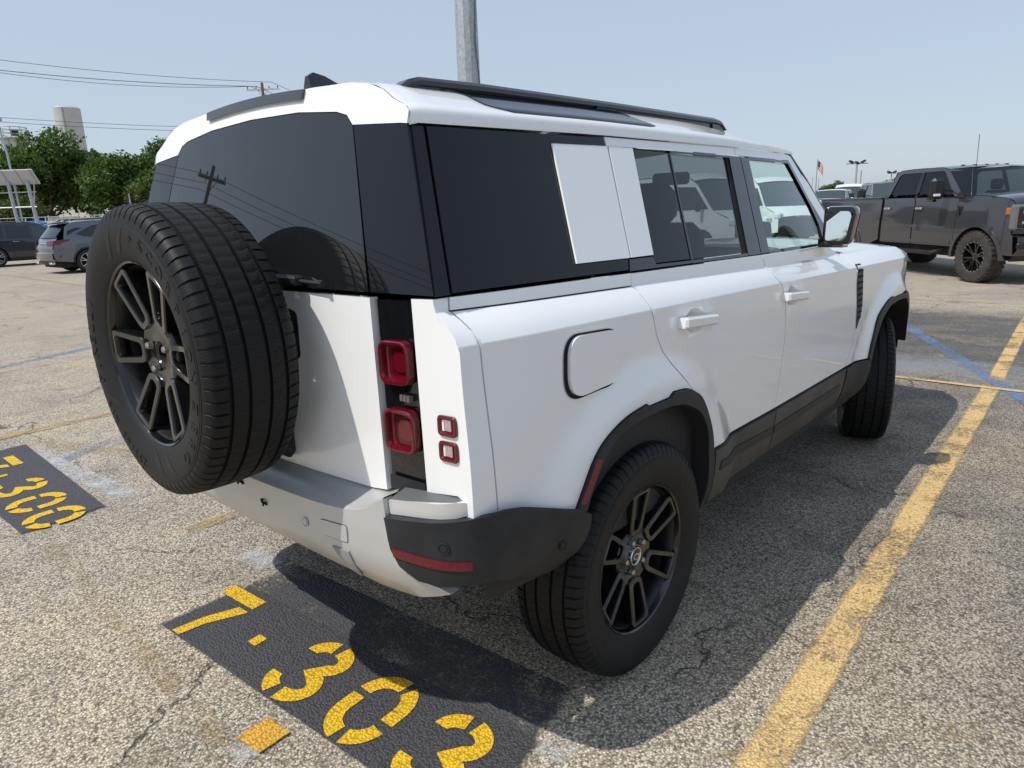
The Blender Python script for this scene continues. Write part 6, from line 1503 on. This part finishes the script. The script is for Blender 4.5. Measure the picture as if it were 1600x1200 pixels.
# near light pole behind the SUV roof
e = empty('lamp_post', (7.45, 7.02, 0)); tag(e, 'thick galvanised lamp post rising behind the SUV roof', 'lamp post')
b = MB(); b.tube([(0, 0, 0.75), (0, 0, 12.0)], [0.225, 0.140], 12); b.build('post', M_galv, e, angle=20)
b = MB(); b.tube([(0, 0, -0.05), (0, 0, 0.76)], [0.36, 0.36], 24); b.build('concrete_base', M_concrete, e)
b = MB(); b.box((0, 0, 0.775), (0.46, 0.46, 0.03)); b.build('base_plate', M_galvd, e)
b = MB(); b.tube([(0.10, -0.225, 2.4), (0.06, -0.215, 3.4), (-0.02, -0.212, 4.4), (0.10, -0.19, 6.0)], 0.009, 5); b.build('cable', M_wire, e)
for q_ in (-1, 1):
    b = MB(); b.box((q_*0.75, 0, 11.9), (0.7, 0.36, 0.14), None, None, 0.03); b.tube([(0, 0, 11.85), (q_*0.6, 0, 11.9)], 0.04, 6); b.build('lamp_head', M_galvd, e)
# solar light tower trailer
q = at(20, 330, 36); e = empty('solar_light_tower', (q.x, q.y, 0), math.radians(-48)); tag(e, 'solar panel trailer with mast, at the left edge behind the parked crossovers', 'solar tower')
zc = at(20, 278, 36).z
b = MB(); b.box((0, 0, zc), (3.1, 0.06, 0.85), M_solar, Matrix.Rotation(0.62, 3, 'X')); b.build('solar_panel', None, e)
for k in range(-2, 3):
    b = MB(); b.box((k*0.72, -0.05, zc), (0.035, 0.03, 0.85), None, Matrix.Rotation(0.62, 3, 'X')); b.build('panel_rib', M_galvd, e)
for x in (-1.2, 0.0, 1.0):
    b = MB(); b.tube([(x-0.03, 0.1, zc-0.1), (x+0.16, 0.1, 0.55)], 0.09, 6); b.build('leg', M_galv, e)
b = MB(); b.tube([(-1.5, 0.08, zc-0.75), (1.35, 0.08, zc-0.75)], 0.035, 6); b.tube([(-1.5, 0.08, zc-1.5), (1.25, 0.08, zc-1.5)], 0.035, 6); b.tube([(1.35, 0.06, zc-0.3), (1.12, 0.08, zc-1.5)], 0.03, 6); b.build('cross_tube', M_galv, e)
b = MB(); b.tube([(0.28, 0.2, 0.6), (0.18, 0.2, zc+1.2), (0.0, 0.2, zc+2.8)], [0.06, 0.05, 0.035], 8); b.box((0, 0.2, zc+2.85), (0.5, 0.12, 0.2), None, None, 0.03); b.build('mast', M_galv, e)
b = MB(); b.box((0, 0.2, 0.55), (2.6, 1.2, 0.35), None, None, 0.04); b.tube([(1.3, 0.2, 0.45), (2.4, 0.2, 0.45)], 0.05, 6); b.build('trailer_bed', M_galvd, e)
for q_ in (-0.55, 0.95):
    b = MB(); b.lathe([(0.0, -0.09), (0.30, -0.09), (0.33, -0.05), (0.33, 0.05), (0.30, 0.09), (0, 0.09)], 20, None, False, Matrix.Translation((0, q_, 0.33))); b.build('trailer_wheel', M_rubber, e)
# fence line and stacked frames behind the parked crossovers
fa, fb = at(-60, 345, 40), at(330, 345, 36); fa.z = fb.z = 0
e = empty('fence', (0, 0, 0)); tag(e, 'low pipe-rail fence behind the parked crossovers', 'fence')
n_ = 12
for k in range(n_+1):
    p = fa.lerp(fb, k/n_); b = MB(); b.tube([(p.x, p.y, -0.1), (p.x, p.y, 2.05)], 0.028, 6); b.build('fence_post', M_galvd, e)
for zz in (0.25, 1.15, 1.98):
    b = MB(); b.tube([fa+Vector((0, 0, zz)), fb+Vector((0, 0, zz))], 0.020, 6); b.build('rail', M_galvd, e)
for k, (px, d, w_, h_, tilt) in enumerate(((62, 38, 2.2, 1.9, 0.5), (92, 38.5, 1.6, 2.0, 0.25), (138, 38, 2.6, 1.95, 0.3), (178, 37.5, 1.6, 2.0, 0.2), (225, 37, 2.4, 1.6, 0.3))):
    p = at(px, 340, d+2.5); e = empty('sheet_stack', (p.x, p.y, 0), math.radians(-49)); tag(e, ['grey sheets leaning behind the slate crossover roof', 'upright grey sheets between the two crossover roofs', 'wide grey sheets above the silver-grey crossover roof', 'grey sheets beside the yellow sign', 'grey sheets right of the yellow sign'][k], 'sheets', 'grey sheets stacked along the fence')
    for j in range(3):
        b = MB(); b.box((0.05*j, 0.16*j, h_/2), (w_, 0.05, h_), None, Matrix.Rotation(-tilt, 3, 'X')); b.build('sheet', M_pallet, e)
    b = MB(); b.tube([(-w_*0.3, -0.3, 0), (-w_*0.42, 0.1, h_*1.05)], 0.035, 5); b.tube([(w_*0.25, -0.3, 0), (w_*0.12, 0.1, h_*1.05)], 0.035, 5); b.build('brace_pipe', M_galv, e)
p = at(215, 322, 36.5); e = empty('warning_sign', (p.x, p.y, 0), math.radians(-49)); tag(e, 'small yellow sign on the fence above the spare tyre', 'sign')
b = MB(); b.box((0, 0, p.z), (0.30, 0.02, 0.20)); b.build('sign_board', M_yellow, e); b = MB(); b.tube([(0, 0.04, -0.1), (0, 0.04, p.z+0.1)], 0.03, 6); b.build('sign_post', M_galv, e)
p = at(206, 320, 36.4); e = empty('stake', (p.x, p.y, 0)); b = MB(); b.tube([(0, 0, 0), (-0.05, 0.05, 3.0)], 0.03, 6); b.build('post', M_galv, e); tag(e, 'thin pale stake beside the yellow sign', 'post')
p = at(47, 334, 39.2); b = MB(); b.box((0, 0, 0.9), (1.3, 0.8, 1.8), None, None, 0.15); o = b.build('tarp_cover', M_bluep); o.location = (p.x, p.y, 0); tag(o, 'blue tarp-covered load behind the slate crossover roof', 'tarp')
# low building far behind the trees
p = at(262, 262, 130); b = MB(); b.box((0, 0, p.z/2+0.5), (40, 10, p.z+1.0)); o = b.build('warehouse', mat('warehouse_wall', (0.62, 0.58, 0.50), 0.8, var=0.05, vscale=0.3)); o.location = (p.x, p.y, 0); o.rotation_euler = (0, 0, math.radians(-48)); tag(o, 'pale warehouse whose roofline shows above the mid-height tree', 'building')
# far posts at right
def far_post(px, top, depth, r, label, heads=0):
    p = at(px, 300, depth); z = at(px, top, depth).z; e = empty('lamp_post', (p.x, p.y, 0), math.radians(-48)); tag(e, label, 'lamp post')
    b = MB(); b.tube([(0, 0, 0), (0, 0, z)], [r*1.3, r*0.8], 8); b.build('post', M_galvd, e)
    for k in range(heads):
        x = (k-(heads-1)/2)*1.5
        b = MB(); b.box((x*0.55, 0, z+0.1*abs(x)), (0.62, 0.5, 0.24), None, Matrix.Rotation(-0.5 if x > 0 else 0.5, 3, 'Y'), 0.05); b.build('lamp_head', M_btrim, e)
    if heads:
        b = MB(); b.tube([(-(heads-1)*0.75, 0, z-0.1), ((heads-1)*0.75, 0, z-0.1)], 0.08, 6); b.build('head_bar', M_galvd, e)
    return e
far_post(1335.5, 255, 95, 0.14, 'far lamp post with three heads left of the pickup cab', 3)
far_post(1343, 266, 100, 0.10, 'far bare post right of the three-headed lamp post')
far_post(1390.5, 270, 110, 0.10, 'far lamp post with two heads above the pickup roof slope', 2)
far_post(1268, 277, 110, 0.07, 'far thin bare post left of the flagpole')
far_post(1278, 279, 110, 0.07, 'far thin bare post right of the flagpole')
p = at(1274, 300, 100); zt_ = at(1276, 249, 100).z; e = empty('flagpole', (p.x, p.y, 0), math.radians(-48)); tag(e, 'far flagpole flying a red, white and blue flag', 'flagpole')
b = MB(); b.tube([(0, 0, 0), (0, 0, zt_)], [0.12, 0.07], 8); b.build('pole', M_galvd, e)
fl = MB(); nst = 7
for k in range(nst):
    zz0 = zt_-0.2-k*0.17; m_ = M_flagr if k % 2 == 0 else M_flagw; V = []; F = []
    for j in range(6):
        x = 0.1+j*0.16; sag = 0.16*j*j*0.14+0.10*j; V += [(x, 0.08*math.sin(j*1.3), zz0-sag), (x, 0.08*math.sin(j*1.3), zz0-0.17-sag)]
    for j in range(5): F.append((2*j, 2*j+1, 2*j+3, 2*j+2))
    fl.add(V, F, None, M_flagb if False else m_)
V = []; F = []
for j in range(3):
    x = 0.1+j*0.16; sag = 0.16*j*j*0.14+0.10*j; V += [(x, 0.08*math.sin(j*1.3)-0.012, zt_-0.2-sag), (x, 0.08*math.sin(j*1.3)-0.012, zt_-0.2-0.68-sag)]
for j in range(2): F.append((2*j, 2*j+1, 2*j+3, 2*j+2))
fl.add(V, F, None, M_flagb); fl.build('flag', None, e)
